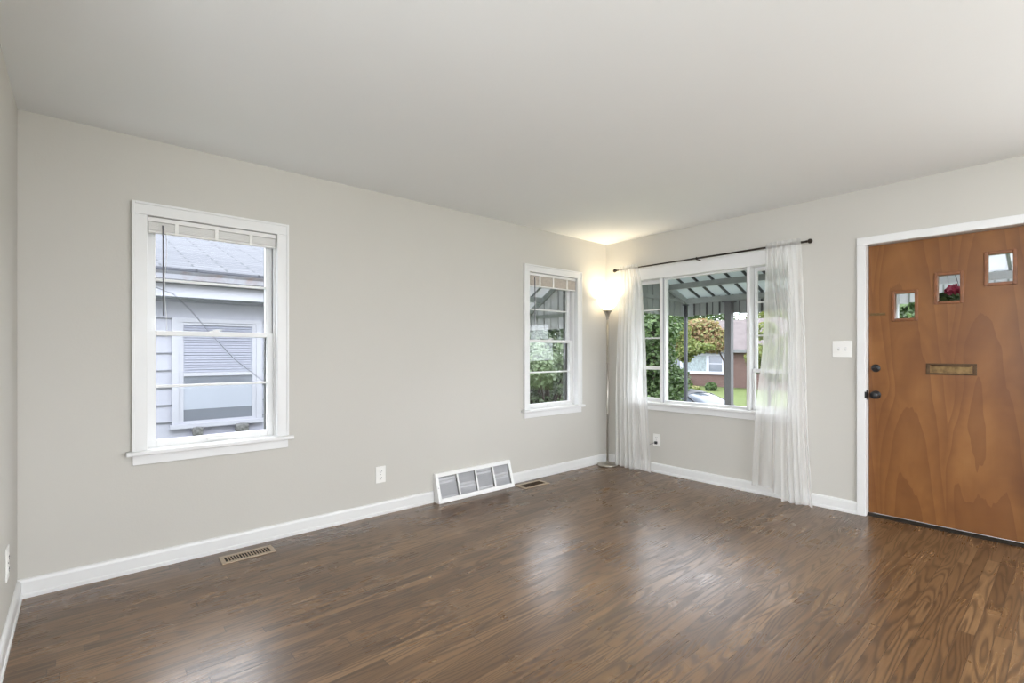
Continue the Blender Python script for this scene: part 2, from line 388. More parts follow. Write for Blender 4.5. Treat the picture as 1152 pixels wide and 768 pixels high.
# ------------------------------------------------------------------ room shell
AO = (0.278, 0.966, 0.675, 2.003)        # window openings: u0, u1, z0, z1
BO = (3.238, 3.926, 0.675, 2.003)
RO = (1.57, 3.10, 0.715, 1.98)
DO = (0.12, 1.032, 0.0, 2.03)
e = 0.012
wall_holes('wall_left', FL, XW - TW, XR + TW, -0.02, 2.62, [(o[0] - e, o[1] + e, o[2] - e, o[3] + e) for o in (AO, BO)], M['wall'], 'greige painted wall with two narrow white windows')
wall_holes('wall_right', FR, -3.0 - TW, YL - 0.001, -0.02, 2.62, [(RO[0] - e, RO[1] + e, RO[2] - e, RO[3] + e), (DO[0] - e, DO[1] + e, -0.02, DO[3] + e)], M['wall'], 'greige painted wall with the wide front window and the wooden door')
struct(MB().box((XW - TW, 1.2, -0.02), (XW, YL - 0.001, 2.62)).build('wall_near_left', M['wall']), 'narrow sliver of greige wall at the left edge of the room', 'wall')
wall_holes('wall_back', lambda u, v, z: (u, -3.0 - v, z), -3.2 - TW, XR, -0.02, 2.62, [(-0.4, 3.6, 0.6, 2.3)], M['wall'], 'greige wall behind the viewer with a wide opening added for fill light')  # unseen opening, put in for the rear fill light
wall_holes('wall_side', lambda u, v, z: (-3.2 - v, u, z), -3.0, 1.2 + TW, -0.02, 2.62, [(-2.4, 0.6, 0.6, 2.3)], M['wall'], 'greige side wall behind the viewer with a wide opening added for fill light')  # opening made up to hold the side fill light
struct(MB().box((-3.2, 1.2, -0.02), (XW - TW, 1.2 + TW, 2.62)).build('wall_inner', M['wall']), 'greige wall of the room behind the viewer', 'wall')
struct(MB().prism([(-3.3, -3.1), (XR + 0.055, -3.1), (XR + 0.055, YL + 0.05), (XW - 0.05, YL + 0.05), (XW - 0.05, 1.25), (-3.3, 1.25)], 'z', -0.12, 0.0).build('floor', M['floor'], origin=(0, 0, 0)), 'brown oak strip floor with a soft sheen', 'floor')
cz = lambda x, y: 2.431 + 0.0085 * (YL - y) - 0.0016 * (XR - x) * ((y + 3) / 6.5) * -1
m = MB(); c4 = [(-3.3, -3.1), (-3.3, YL + 0.1), (XR + 0.1, -3.1), (XR + 0.1, YL + 0.1)]
m.hexa([(x, y, z_) for x, y in c4 for z_ in (cz(x, y), cz(x, y) + 0.12)])
struct(m.build('ceiling', M['ceiling']), 'smooth white painted ceiling', 'ceiling')

# baseboards with a slightly rounded top and a shoe step
BP = [(0, 0), (0.020, 0), (0.020, 0.018), (0.015, 0.024), (0.015, 0.078), (0.011, 0.090), (0.004, 0.095), (0, 0.095)]
def baseboard(name, f, u0, u1, label):
    m = MB(f); m.prism([(-a, b) for a, b in BP], 'x', u0, u1)
    return struct(m.build(name, M['trim']), label, 'baseboard')
baseboard('baseboard_left', FL, XW, 2.165, 'white baseboard along the long wall, left of the wall register')
baseboard('baseboard_left.001', FL, 2.985, XR, 'white baseboard along the long wall, between register and corner')
baseboard('baseboard_right', FR, 1.088, YL - 0.02, 'white baseboard under the wide front window')
baseboard('baseboard_near_left', lambda u, v, z: (XW - v, u, z), 1.2, YL - 0.02, 'white baseboard at the far left edge')
baseboard('baseboard_back', FR, -3.0, 0.065, 'white baseboard beyond the front door')

# ------------------------------------------------------------------ windows
def casing(f, op, w_, root, stool_out=0.05, head=None, hang=0.012):
    u0, u1, z0, z1 = op; h = head or w_
    m = MB(f)
    m.box((u0 - w_, -0.020, z0), (u0, 0.0, z1)); m.box((u1, -0.020, z0), (u1 + w_, 0.0, z1)); m.box((u0 - w_, -0.020, z1), (u1 + w_, 0.0, z1 + h))
    # thin raised outer edge
    m.box((u0 - w_ - 0.004, -0.026, z0), (u0 - w_ + 0.010, 0.0, z1 + h + 0.004)); m.box((u1 + w_ - 0.010, -0.026, z0), (u1 + w_ + 0.004, 0.0, z1 + h + 0.004))
    m.box((u0 - w_ + 0.010, -0.026, z1 + h - 0.010), (u1 + w_ - 0.010, 0.0, z1 + h + 0.004))
    m.build('window_frame', M['trim'], root, bevel=0.003)
    m = MB(f)   # lining of the opening
    m.box((u0 - e, 0, z0 - e), (u0, TW, z1 + e)); m.box((u1, 0, z0 - e), (u1 + e, TW, z1 + e)); m.box((u0, 0, z1), (u1, TW, z1 + e)); m.box((u0, 0.02, z0 - e), (u1, TW + 0.03, z0 + 0.004))
    # stops beside the sash
    m.box((u0, 0.034, z0), (u0 + 0.010, 0.046, z1)); m.box((u1 - 0.010, 0.034, z0), (u1, 0.046, z1))
    m.build('window_jamb', M['trim'], root)
    m = MB(f); m.box((u0 - w_ - 0.03, -stool_out, z0 - 0.024), (u1 + w_ + 0.03, 0.02, z0)); m.build('window_sill', M['trim'], root, bevel=0.006, seg=3)
    m = MB(f); m.box((u0 - w_, -0.018, z0 - 0.08), (u1 + w_, 0.0, z0 - 0.024)); m.build('window_apron', M['trim'], root, bevel=0.003)
def sash(f, u0, u1, z0, z1, v, st, bot, top, munt, root, name='sash', mat='trim', th=0.032, vm=()):
    m = MB(f)
    m.box((u0, v, z0), (u0 + st, v + th, z1)); m.box((u1 - st, v, z0), (u1, v + th, z1))
    m.box((u0 + st, v, z0), (u1 - st, v + th, z0 + bot)); m.box((u0 + st, v, z1 - top), (u1 - st, v + th, z1))
    s_ = m.build(name, M[mat], root, bevel=0.003)
    for zz in munt:
        m = MB(f); m.box((u0 + st, v + 0.006, zz - 0.007), (u1 - st, v + 0.026, zz + 0.007)); m.build('muntin', M[mat], s_, bevel=0.002)
    m = MB(f); m.box((u0 + st - 0.004, v + 0.014, z0 + bot - 0.004), (u1 - st + 0.004, v + 0.017, z1 - top + 0.004)); m.build('glass_pane', M['glass'], s_)
    return s_
def double_hung(name, f, op, label):
    u0, u1, z0, z1 = op
    r = empty(name, Vector(f((u0 + u1) / 2, 0, z0)), label, 'window', None, 'structure')
    casing(f, op, 0.067, r)
    lo = sash(f, u0 + 0.004, u1 - 0.004, z0 + 0.002, 1.353, 0.047, 0.042, 0.040, 0.028, [1.028], r, 'lower_sash')
    sash(f, u0 + 0.004, u1 - 0.004, 1.325, z1, 0.085, 0.042, 0.028, 0.045, [1.655], r, 'upper_sash')
    c = (u0 + u1) / 2
    m = MB(f); m.box((c - 0.028, 0.048, 1.353), (c + 0.028, 0.075, 1.359)); m.box((c - 0.012, 0.044, 1.359), (c + 0.016, 0.058, 1.366)); m.box((c - 0.004, 0.040, 1.362), (c + 0.038, 0.048, 1.368))
    m.build('sash_lock', M['trim'], lo, bevel=0.002)
    m = MB(f); m.box((c - 0.045, 0.036, z0 + 0.018), (c + 0.045, 0.047, z0 + 0.024)); m.box((c - 0.045, 0.034, z0 + 0.010), (c + 0.045, 0.038, z0 + 0.024))
    m.build('sash_lift', M['trim'], lo, bevel=0.002)
    m = MB(f)   # storm window outside
    m.box((u0, 0.128, z0), (u0 + 0.012, 0.15, z1)); m.box((u1 - 0.040, 0.128, z0), (u1, 0.15, z1)); m.box((u0, 0.128, z0), (u1, 0.15, z0 + 0.012))
    m.build('storm_frame', M['storm'], r)
    return r
double_hung('window_1', FL, AO, 'white double-hung window at the left, neighbouring white house outside')
double_hung('window_2', FL, BO, 'white double-hung window near the corner, greenery outside')

# wide front window: fixed centre pane between two narrow double-hung lights
u0, u1, z0, z1 = RO
r = empty('window_3', (XR, 2.335, z0), 'wide white three-part front window looking on the porch', 'window', None, 'structure')
casing(FR, RO, 0.068, r, head=0.128)
for a, b in ((1.886, 1.913), (2.757, 2.784)):
    m = MB(FR); m.box((a, 0.0, z0), (b, 0.12, z1)); m.build('mullion', M['trim'], r, bevel=0.003)
m = MB(FR); m.box((1.912, 0.012, z0), (1.920, 0.03, z1)); m.box((2.750, 0.012, z0), (2.758, 0.03, z1))
m.build('glazing_bead', M['storm_l'], r)
m = MB(FR)
m.box((1.912, 0.045, z0), (1.924, 0.09, z1)); m.box((2.746, 0.045, z0), (2.758, 0.09, z1)); m.box((1.924, 0.045, z0), (2.746, 0.09, z0 + 0.022)); m.box((1.924, 0.045, z1 - 0.014), (2.746, 0.09, z1))
cs = m.build('centre_sash', M['trim'], r, bevel=0.003)
m = MB(FR); m.box((1.920, 0.065, z0 + 0.018), (2.750, 0.069, z1 - 0.010)); m.build('glass_pane', M['glass'], cs)
for a, b in ((1.570, 1.886), (2.784, 3.100)):
    sash(FR, a + 0.003, b - 0.003, z0 + 0.003, 1.080, 0.047, 0.022, 0.036, 0.032, [], r, 'lower_sash')
    sash(FR, a + 0.003, b - 0.003, 1.045, z1, 0.085, 0.022, 0.032, 0.034, [1.375, 1.67], r, 'upper_sash')

# ------------------------------------------------------------------ front door
r = empty('door_1', (XR, 0.576, 0), 'orange-brown veneered wooden front door with three small stepped panes and brass mail slot', 'door', None, 'structure')
V0, V1 = 0.060, 0.104
panes = [(0.737, 0.890, 1.453, 1.675), (0.495, 0.650, 1.560, 1.780), (0.243, 0.397, 1.662, 1.888)]
inn = [(a + 0.020, b - 0.020, c + 0.021, d - 0.021) for a, b, c, d in panes]
mslot = (0.455, 0.668, 1.085, 1.137)
# slab with real openings
bm = bmesh.new(); us = sorted({DO[0] + 0.003, DO[1] - 0.003, *[p[0] for p in inn], *[p[1] for p in inn]}); zs = sorted({0.020, DO[3] - 0.003, *[p[2] for p in inn], *[p[3] for p in inn]})
V = {}
def vt(i, k, d):
    if (i, k, d) not in V: V[(i, k, d)] = bm.verts.new(FR(us[i], (V0, V1)[d], zs[k]))
    return V[(i, k, d)]
sol = {(i, k): not any(h[0] < (us[i] + us[i + 1]) / 2 < h[1] and h[2] < (zs[k] + zs[k + 1]) / 2 < h[3] for h in inn) for i in range(len(us) - 1) for k in range(len(zs) - 1)}
for (i, k), ok in sol.items():
    if not ok: continue
    for d in (0, 1): bm.faces.new([vt(i, k, d), vt(i + 1, k, d), vt(i + 1, k + 1, d), vt(i, k + 1, d)])
    for (a, b, di, dk) in (((i, k), (i + 1, k), 0, -1), ((i, k + 1), (i + 1, k + 1), 0, 1), ((i, k), (i, k + 1), -1, 0), ((i + 1, k), (i + 1, k + 1), 1, 0)):
        if not sol.get((i + di, k + dk), False): bm.faces.new([vt(*a, 0), vt(*b, 0), vt(*b, 1), vt(*a, 1)])
m = MB(); m.bm.free(); m.bm = bm; slab = m.build('door_panel', M['door'], r)
for (a, b, c, d), q in zip(panes, inn):
    m = MB(FR); v = V0 - 0.009
    m.box((a, v, c), (q[0], V0 + 0.004, d)); m.box((q[1], v, c), (b, V0 + 0.004, d)); m.box((q[0], v, c), (q[1], V0 + 0.004, q[2])); m.box((q[0], v, q[3]), (q[1], V0 + 0.004, d))
    fr = m.build('pane_frame', M['door_trim'], r, bevel=0.004)
    MB(FR).box((q[0] - 0.002, V0 + 0.02, q[2] - 0.002), (q[1] + 0.002, V0 + 0.023, q[3] + 0.002)).build('glass_pane', M['glass'], fr)
m = MB(FR); a, b, c, d = (0.431, 0.693, 1.071, 1.150)
m.box((a, V0 - 0.004, c), (b, V0 + 0.001, c + 0.012)); m.box((a, V0 - 0.004, d - 0.012), (b, V0 + 0.001, d)); m.box((a, V0 - 0.004, c + 0.012), (a + 0.020, V0 + 0.001, d - 0.012)); m.box((b - 0.020, V0 - 0.004, c + 0.012), (b, V0 + 0.001, d - 0.012))
ms = m.build('mail_slot', M['brass_d'], r, bevel=0.0015); tag(ms, 'aged brass mail slot')
MB(FR).hexa([(u, v, z) for u in (a + 0.022, b - 0.022) for v, z in ((V0 - 0.008, c + 0.013), (V0 - 0.001, d - 0.020), (V0 - 0.005, c + 0.013), (V0 + 0.001, d - 0.020))]).build('flap', M['brass'], ms)
m = MB(FR); m.tube([(a + 0.03, V0 - 0.006, d - 0.017), (b - 0.03, V0 - 0.006, d - 0.017)], 0.004); m.build('hinge_rod', M['brass_d'], ms, smooth=True)
# deadbolt thumb plate, knob, chain guard, edge latch
m = MB(FR)
m.f = lambda u, v, z: (XR + u, v, z)
m.lathe([(0.029, V0), (0.029, V0 - 0.006), (0.024, V0 - 0.013), (0.010, V0 - 0.016), (0.0, V0 - 0.0165)], (0, 0.985, 1.108), 'x', cap=False); db = m.build('deadbolt', M['black'], r, smooth=True)
m = MB(FR); m.box((0.967, V0 - 0.030, 1.104), (1.003, V0 - 0.012, 1.112)); m.build('thumb_turn', M['black'], db, bevel=0.003)
m = MB(); m.f = lambda u, v, z: (XR + u, v, z)
m.lathe([(0.031, V0), (0.030, V0 - 0.005), (0.014, V0 - 0.010), (0.012, V0 - 0.030), (0.022, V0 - 0.038), (0.028, V0 - 0.050), (0.027, V0 - 0.060), (0.018, V0 - 0.068), (0.0, V0 - 0.070)], (0, 0.984, 0.908), 'x', cap=False); m.build('door_knob', M['black'], r, smooth=True)
m = MB(FR); m.box((0.928, V0 - 0.006, 1.502), (1.020, V0 + 0.001, 1.520)); m.box((0.936, V0 - 0.012, 1.508), (1.014, V0 - 0.006, 1.514)); m.build('chain_guard', M['brass'], r, bevel=0.001)
# frame around the door
u0, u1 = DO[0], DO[1]
m = MB(FR)
m.box((u1, -0.020, 0), (u1 + 0.056, 0, DO[3])); m.box((u0 - 0.056, -0.020, 0), (u0, 0, DO[3])); m.box((u0 - 0.056, -0.020, DO[3]), (u1 + 0.056, 0, DO[3] + 0.058))
m.build('door_casing', M['trim'], r, bevel=0.004)
m = MB(FR)
m.box((u1, 0, 0), (u1 + e, TW, DO[3] + e)); m.box((u0 - e, 0, 0), (u0, TW, DO[3] + e)); m.box((u0, 0, DO[3]), (u1, TW, DO[3] + e))
m.build('door_jamb', M['trim'], r)
MB(FR).box((u0, V1 + 0.003, 0.02), (u0 + 0.012, TW, DO[3])).box((u1 - 0.012, V1 + 0.003, 0.02), (u1, TW, DO[3])).box((u0 + 0.012, V1 + 0.003, DO[3] - 0.012), (u1 - 0.012, TW, DO[3])).build('door_stop', M['trim'], r)
MB(FR).box((u1 - 0.001, 0.004, 0.870), (u1 + 0.003, 0.05, 0.945)).box((u1 - 0.006, -0.022, 0.885), (u1 + 0.006, 0.004, 0.932)).build('strike_plate', M['black'], r, bevel=0.002)
m = MB(FR); m.prism([(0.020, 0.0), (0.045, 0.018), (0.058, 0.018), (0.070, 0.012), (0.14, 0.012), (0.14, -0.02), (0.055, -0.02), (0.055, 0.0)], 'x', u0, u1)
m.build('threshold', M['threshold'], r)

# ------------------------------------------------------------------ wall plates
def outlet(name, f, u, z, label, w_=0.080, h=0.125, plug=False):
    r = empty(name, Vector(f(u, 0, z)), label, 'outlet')
    MB(f).box((u - w_ / 2, -0.006, z - h / 2), (u + w_ / 2, 0, z + h / 2)).build('cover_plate', M['plate'], r, bevel=0.003)
    for s_ in (-1, 1):
        q = MB(f).box((u - 0.017, -0.0085, z + s_ * 0.026 - 0.014), (u + 0.017, -0.005, z + s_ * 0.026 + 0.014)).build('receptacle', M['plate'], r, bevel=0.003)
        m = MB(f)
        for du in (-0.007, 0.007): m.box((u + du - 0.0012, -0.0095, z + s_ * 0.026 - 0.003), (u + du + 0.0012, -0.008, z + s_ * 0.026 + 0.007))
        m.box((u - 0.002, -0.0095, z + s_ * 0.026 - 0.010), (u + 0.002, -0.008, z + s_ * 0.026 - 0.006))
        m.build('slots', M['slot'], q)
    MB(f).box((u - 0.002, -0.0075, z - 0.002), (u + 0.002, -0.005, z + 0.002)).build('screw', M['slot'], r)
    return r
outlet('wall_outlet', FL, 1.703, 0.302, 'white outlet low on the long wall, left of the slanted register')
outlet('wall_outlet.001', FR, 2.817, 0.330, 'white outlet under the wide window with a black plug in it')
outlet('wall_outlet.002', lambda u, v, z: (XW - v, u, z), 2.99, 0.33, 'white outlet seen edge-on at the left edge of the picture', 0.085, 0.14)
r = empty('light_switch', (XR, 1.186, 1.252), 'white double toggle switch plate beside the door frame', 'switch')
MB(FR).box((1.121, -0.006, 1.190), (1.251, 0, 1.315)).build('cover_plate', M['plate'], r, bevel=0.003)
for du in (-0.023, 0.023):
    MB(FR).box((1.186 + du - 0.006, -0.0068, 1.240), (1.186 + du + 0.006, -0.0055, 1.265)).build('toggle_slot', M['louvre'], r)
    MB(FR).hexa([(1.186 + du + a, v, z) for a in (-0.004, 0.004) for v, z in ((-0.006, 1.246), (-0.006, 1.258), (-0.016, 1.256), (-0.016, 1.262))]).build('toggle', M['plate'], r)

# ------------------------------------------------------------------ registers
# slanted white baseboard register with four louvred panels
RX0, RX1 = 2.168, 2.980; zt, zb = 0.232, 0.006; yt, yb = YL - 0.022, YL - 0.090
r = empty('wall_register', ((RX0 + RX1) / 2, YL, 0), 'white slanted metal register with four grey louvred panels on the floor against the wall', 'register')
def fr(u, v, s):      # face frame: u along, v into the body, s 0..1 up the slanted face
    y = yb + (yt - yb) * s; z = zb + (zt - zb) * s
    n_ = Vector((0, (zt - zb), -(yt - yb))).normalized()
    return (u, y + n_.y * v, z - abs(n_.z) * v)
m = MB()
for x0, x1 in ((RX0, RX0 + 0.012), (RX1 - 0.012, RX1)): m.prism([(YL, 0.0), (yb, 0.0), (yb, zb), (yt, zt), (YL, zt)], 'x', x0, x1)
m.prism([(YL, zt - 0.008), (YL, zt), (yt - 0.002, zt), (yt - 0.002, zt - 0.008)], 'x', RX0 + 0.012, RX1 - 0.012)
m.prism([(YL, 0), (yb, 0), (yb, zb), (YL, zb)], 'x', RX0 + 0.012, RX1 - 0.012)
m.build('register_body', M['reg_white'], r, bevel=0.002)
m = MB(fr); n4 = 4; mg = 0.030; bw = 0.014; uw = (RX1 - RX0 - 2 * mg - 3 * bw) / 4
m.box((RX0, -0.004, 0.0), (RX0 + mg, 0.004, 1.0)); m.box((RX1 - mg, -0.004, 0.0), (RX1, 0.004, 1.0))
m.box((RX0 + mg, -0.004, 0.0), (RX1 - mg, 0.004, 0.13)); m.box((RX0 + mg, -0.004, 0.87), (RX1 - mg, 0.004, 1.0))
for k in range(1, 4):
    a = RX0 + mg + k * uw + (k - 1) * bw; m.box((a, -0.006, 0.13), (a + bw, 0.004, 0.87))
m.build('face_frame', M['reg_white'], r, bevel=0.002)
for k in range(4):
    a = RX0 + mg + k * (uw + bw)
    q = MB(fr).box((a, 0.022, 0.10), (a + uw, 0.026, 0.90)).build('louvre_panel', M['louvre'], r)
    m = MB(fr); nl = 13
    for j in range(nl):
        s0 = 0.13 + 0.74 * j / nl; tilt = 0.004
        if (j * 5 + k * 3) % 11 < 2: continue
        m.hexa([(u, v, s_) for u in (a + 0.001, a + uw - 0.001) for v, s_ in ((0.003 + tilt, s0), (0.018, s0 + 0.045), (0.005 + tilt, s0), (0.020, s0 + 0.050))])
    m.build('louvres', M['louvre'], q)
m = MB(fr); m.tube([(RX0 + 0.014, -0.006, 0.5), (RX0 + 0.014, -0.003, 0.5)], 0.005); m.build('screw', M['louvre'], r)

def floor_vent(name, x0, x1, y0, y1, label, nb, fmat, fw=0.024, bmat=None):
    r = empty(name, ((x0 + x1) / 2, (y0 + y1) / 2, 0.0), label, 'floor vent')
    m = MB(); t = 0.006
    m.box((x0, y0, 0), (x1, y0 + fw, t)); m.box((x0, y1 - fw, 0), (x1, y1, t)); m.box((x0, y0 + fw, 0), (x0 + fw, y1 - fw, t)); m.box((x1 - fw, y0 + fw, 0), (x1, y1 - fw, t))
    m.build('vent_frame', fmat, r, bevel=0.002)
    MB().box((x0 + fw - 0.001, y0 + fw - 0.001, 0.0002), (x1 - fw + 0.001, y1 - fw + 0.001, 0.001)).build('duct_opening', M['dark_void'], r)
    m = MB(); wx = x1 - x0 - 2 * fw
    for k in range(1, nb):
        x = x0 + fw + wx * k / nb; m.box((x - wx / nb * 0.17, y0 + fw, 0.001), (x + wx / nb * 0.17, y1 - fw, t - 0.001))
    m.build('grille_bars', bmat or fmat, r)
    m = MB(); m.box((x0 + fw, (y0 + y1) / 2 - 0.0015, 0.001), (x1 - fw, (y0 + y1) / 2 + 0.0015, 0.004)); m.build('damper_rod', M['brass_d'], r)
    return r
floor_vent('floor_vent', 0.610, 0.902, 3.236, 3.362, 'tan metal floor vent with dark slots below the left window', 16, M['vent_tan'])
floor_vent('floor_vent.001', 2.996, 3.300, 3.238, 3.384, 'tan framed floor vent with dark mesh right of the slanted register', 20, M['vent_tan'], 0.026, M['brass_d'])

# ------------------------------------------------------------------ mini blinds
def blind(name, op, zbot, label, slatmat, nwand, wlen, nclip):
    u0, u1, z1 = op[0] + 0.004, op[1] - 0.004, op[3]
    r = empty(name, ((u0 + u1) / 2, YL + 0.016, z1), label, 'blind')
    MB(FL).box((u0, 0.002, z1 - 0.028), (u1, 0.030, z1 - 0.003)).build('head_rail', M['slat'], r, bevel=0.002)
    m = MB(FL); z = z1 - 0.031; n_ = 0
    while z > zbot + 0.016:
        m.hexa([(u, v, zz) for u in (u0 + 0.003, u1 - 0.003) for v, zz in ((0.004 + 0.001 * (n_ % 2), z - 0.0034), (0.004 + 0.001 * (n_ % 2), z), (0.028, z - 0.003), (0.028, z + 0.0004))]); z -= 0.0042; n_ += 1
    m.build('slats', slatmat, r)
    MB(FL).box((u0 + 0.002, 0.003, zbot), (u1 - 0.002, 0.029, zbot + 0.013)).build('bottom_rail', M['slat'], r, bevel=0.003)
    for t in nclip:
        u = u0 + (u1 - u0) * t
        MB(FL).box((u - 0.009, -0.001, zbot + 0.002), (u + 0.009, 0.002, z1 - 0.026)).build('ladder_tape', M['plate'], r)
    MB(FL).tube([(nwand, 0.002, z1 - 0.045), (nwand, -0.002, z1 - 0.08), (nwand + 0.002, -0.002, z1 - 0.08 - wlen)], 0.0045, 6).build('tilt_wand', M['wand'], r)
    pts = [(nwand + 0.010, -0.001, z1 - 0.05)] + [(nwand + 0.012 + 0.006 * math.sin(k * 0.9), -0.001, z1 - 0.08 - (wlen + 0.13) * k / 10) for k in range(1, 11)]
    MB(FL).tube(pts, 0.0012, 5).build('lift_cord', M['slat'], r)
blind('window_blind', AO, 1.912, 'raised white mini blind at the top of the left window', M['slat'], 0.352, 0.485, (0.20, 0.50, 0.78))
blind('window_blind.001', BO, 1.868, 'raised beige mini blind at the top of the window near the corner', M['slat_beige'], 3.322, 0.42, (0.22, 0.50, 0.80))

# ------------------------------------------------------------------ curtain rod and sheers
RODX, RODZ = XR - 0.088, 2.108
r = empty('curtain_rod', (XR, 2.331, RODZ), 'thin dark bronze curtain rod with ball finials above the wide front window', 'curtain rod')
MB().tube([(RODX, 1.405, RODZ), (RODX, 2.45, RODZ)], 0.0085, 12).tube([(RODX, 2.40, RODZ), (RODX, 3.26, RODZ)], 0.0068, 12).build('rod', M['bronze'], r, smooth=True)
for y, s_ in ((1.395, -1), (3.268, 1)):
    m = MB()
    m.lathe([(0.0085, -0.02 * 1), (0.011, -0.012), (0.008, -0.006)] + [(0.019 * math.sin(a), 0.012 - 0.019 * math.cos(a)) for a in [0.5 + k * (PI - 0.5) / 8 for k in range(9)]], (RODX, 0, RODZ), 'y', 16)
    for v in m.bm.verts: v.co.y = y + s_ * v.co.y
    m.build('finial', M['bronze'], r, smooth=True)
for y in (2.334,):
    m = MB(); m.tube([(XR, y, RODZ - 0.012), (RODX, y, RODZ - 0.012)], 0.005, 8); m.box((XR - 0.004, y - 0.012, RODZ - 0.04), (XR, y + 0.012, RODZ + 0.02)); m.box((RODX - 0.011, y - 0.006, RODZ - 0.014), (RODX + 0.011, y + 0.006, RODZ - 0.009))
    m.box((RODX - 0.0125, y - 0.006, RODZ - 0.014), (RODX - 0.0095, y + 0.006, RODZ + 0.010))
    m.build('bracket', M['bronze'], r)

def lerp(a, b, t): return a + (b - a) * t
def curtain(name, label, edge_a, edge_b, dense, nf, seed, hem):
    """edge_a/edge_b: [(z, y)] polylines of the two side edges; dense: fraction of cloth gathered at the b side"""
    rnd = random.Random(seed); NS, NT = 260, 70
    def pl(e_, z):
        if z >= e_[0][0]: return e_[0][1]
        for (za, ya), (zb_, yb_) in zip(e_, e_[1:]):
            if z >= zb_: return lerp(ya, yb_, (za - z) / (za - zb_))
        return e_[-1][1]
    ph = [rnd.uniform(0, 6.28) for _ in range(8)]
    bm = bmesh.new(); G = []
    for j in range(NT + 1):
        t = j / NT; row = []
        for i in range(NS + 1):
            s_ = i / NS
            zb_ = hem(s_); z = lerp(RODZ + 0.036, zb_, t)
            ya, yb_ = pl(edge_a, z), pl(edge_b, z)
            # distribution of the cloth: loose single layer at side a, gathered at side b
            d0, d1 = dense
            if s_ < d0: q = d1 * s_ / d0
            else: q = d1 + (1 - d1) * (s_ - d0) / (1 - d0)
            # relax to even gathering at the rod
            k = min(1, max(0, (t - 0.03) / 0.35)); k = k * k * (3 - 2 * k)
            q = lerp(s_, q, k)
            y = lerp(ya, yb_, q)
            a = 2 * PI * nf * s_
            amp = lerp(0.010, 0.026, min(1, t * 3)) * (1.0 if s_ > d0 else lerp(0.35, 1.0, s_ / d0))
            wav = math.sin(a + 0.5 * math.sin(2 * PI * 2.3 * s_ + ph[0]) + 1.1 * math.sin(t * 2.2 + ph[1] + 5 * s_))
            fine = math.sin(2.3 * a + ph[2] + t * 1.4) * 0.28 * min(1, 0.3 + t)
            x = RODX + 0.002 - amp * 0.55 + amp * (wav + fine) * 0.75
            y += 0.006 * math.cos(a * 1.0 + ph[3]) * (1 if 0 < i < NS else 0) + 0.006 * math.sin(t * 7 + ph[4]) * t
            if z > RODZ - 0.03:      # rod pocket: the cloth wraps round the rod
                g = max(0, 1 - abs(z - RODZ) / 0.028)
                x = lerp(x, RODX - 0.011, min(1, 0.35 + g))
            if z < 0.72 and x > XR - 0.058: x = lerp(x, XR - 0.05, 0.3)
            x = min(x, XR - 0.054)
            row.append(bm.verts.new((x, y, z)))
        G.append(row)
    for j in range(NT):
        for i in range(NS): bm.faces.new((G[j][i], G[j][i + 1], G[j + 1][i + 1], G[j + 1][i]))
    m = MB(); m.bm.free(); m.bm = bm
    o = m.build(name, M['sheer'], smooth=True)
    return tag(o, label, 'curtain', 'sheer curtains on the rod')
curtain('sheer_curtain', 'sheer white curtain panel at the left end of the rod, beside the floor lamp',
        [(2.14, 2.985), (1.9, 2.935), (1.23, 2.885), (0.6, 2.86), (0.0, 2.835)], [(2.14, 3.218), (1.6, 3.235), (0.8, 3.25), (0.0, 3.262)],
        (0.30, 0.45), 6, 3, lambda s_: 0.006 + 0.012 * max(0, math.sin(9 * s_)))
curtain('sheer_curtain.001', 'sheer white curtain panel hanging at the right end of the rod, nearer the door',
        [(2.14, 1.712), (1.6, 1.728), (1.23, 1.742), (0.72, 1.795), (0.0, 1.842)], [(2.14, 1.452), (1.9, 1.44), (1.23, 1.410), (0.6, 1.39), (0.0, 1.362)],
        (0.26, 0.48), 7, 11, lambda s_: (0.085 if s_ < 0.2 else 0.085 - 0.079 * min(1, (s_ - 0.2) / 0.12)) + 0.010 * max(0, math.sin(17 * s_)))

# ------------------------------------------------------------------ torchiere lamp
LX, LY = 4.292, 3.338
r = empty('floor_lamp', (LX, LY, 0), 'lit slender nickel torchiere floor lamp with white glass bowl in the corner', 'floor lamp')
MB().lathe([(0.0, 0.0), (0.103, 0.0), (0.108, 0.006), (0.106, 0.016), (0.094, 0.024), (0.060, 0.030), (0.022, 0.034), (0.014, 0.044), (0.0115, 0.052), (0.0, 0.052)], (LX, LY, 0), seg=48, cap=False).build('base', M['nickel'], r, smooth=True)
MB().lathe([(0.0105, 0.04), (0.0105, 0.55), (0.0125, 0.552), (0.0125, 0.570), (0.0105, 0.572), (0.0105, 1.10), (0.0125, 1.102), (0.0125, 1.12), (0.0105, 1.122), (0.0105, 1.585)], (LX, LY, 0), seg=16).build('pole', M['nickel'], r, smooth=True)
MB().lathe([(0.0105, 1.575), (0.014, 1.60), (0.020, 1.625), (0.034, 1.655), (0.050, 1.672), (0.053, 1.680), (0.040, 1.682), (0.0, 1.68)], (LX, LY, 0), seg=32, cap=False).build('cup', M['nickel'], r, smooth=True)
prof = [(0.030, 1.683), (0.048, 1.690), (0.068, 1.708), (0.088, 1.735), (0.104, 1.765), (0.122, 1.800), (0.126, 1.806), (0.121, 1.806), (0.101, 1.768), (0.084, 1.738), (0.064, 1.712), (0.044, 1.695), (0.026, 1.688), (0.0, 1.687)]
n = N('glowing_frosted_glass'); tl = n.n('BsdfTranslucent'); tl.inputs[0].default_value = (0.95, 0.93, 0.88, 1); df = n.n('BsdfDiffuse'); df.inputs[0].default_value = (0.9, 0.88, 0.84, 1)
mx = n.n('MixShader'); mx.inputs[0].default_value = 0.55; n.t.links.new(tl.outputs[0], mx.inputs[1]); n.t.links.new(df.outputs[0], mx.inputs[2])
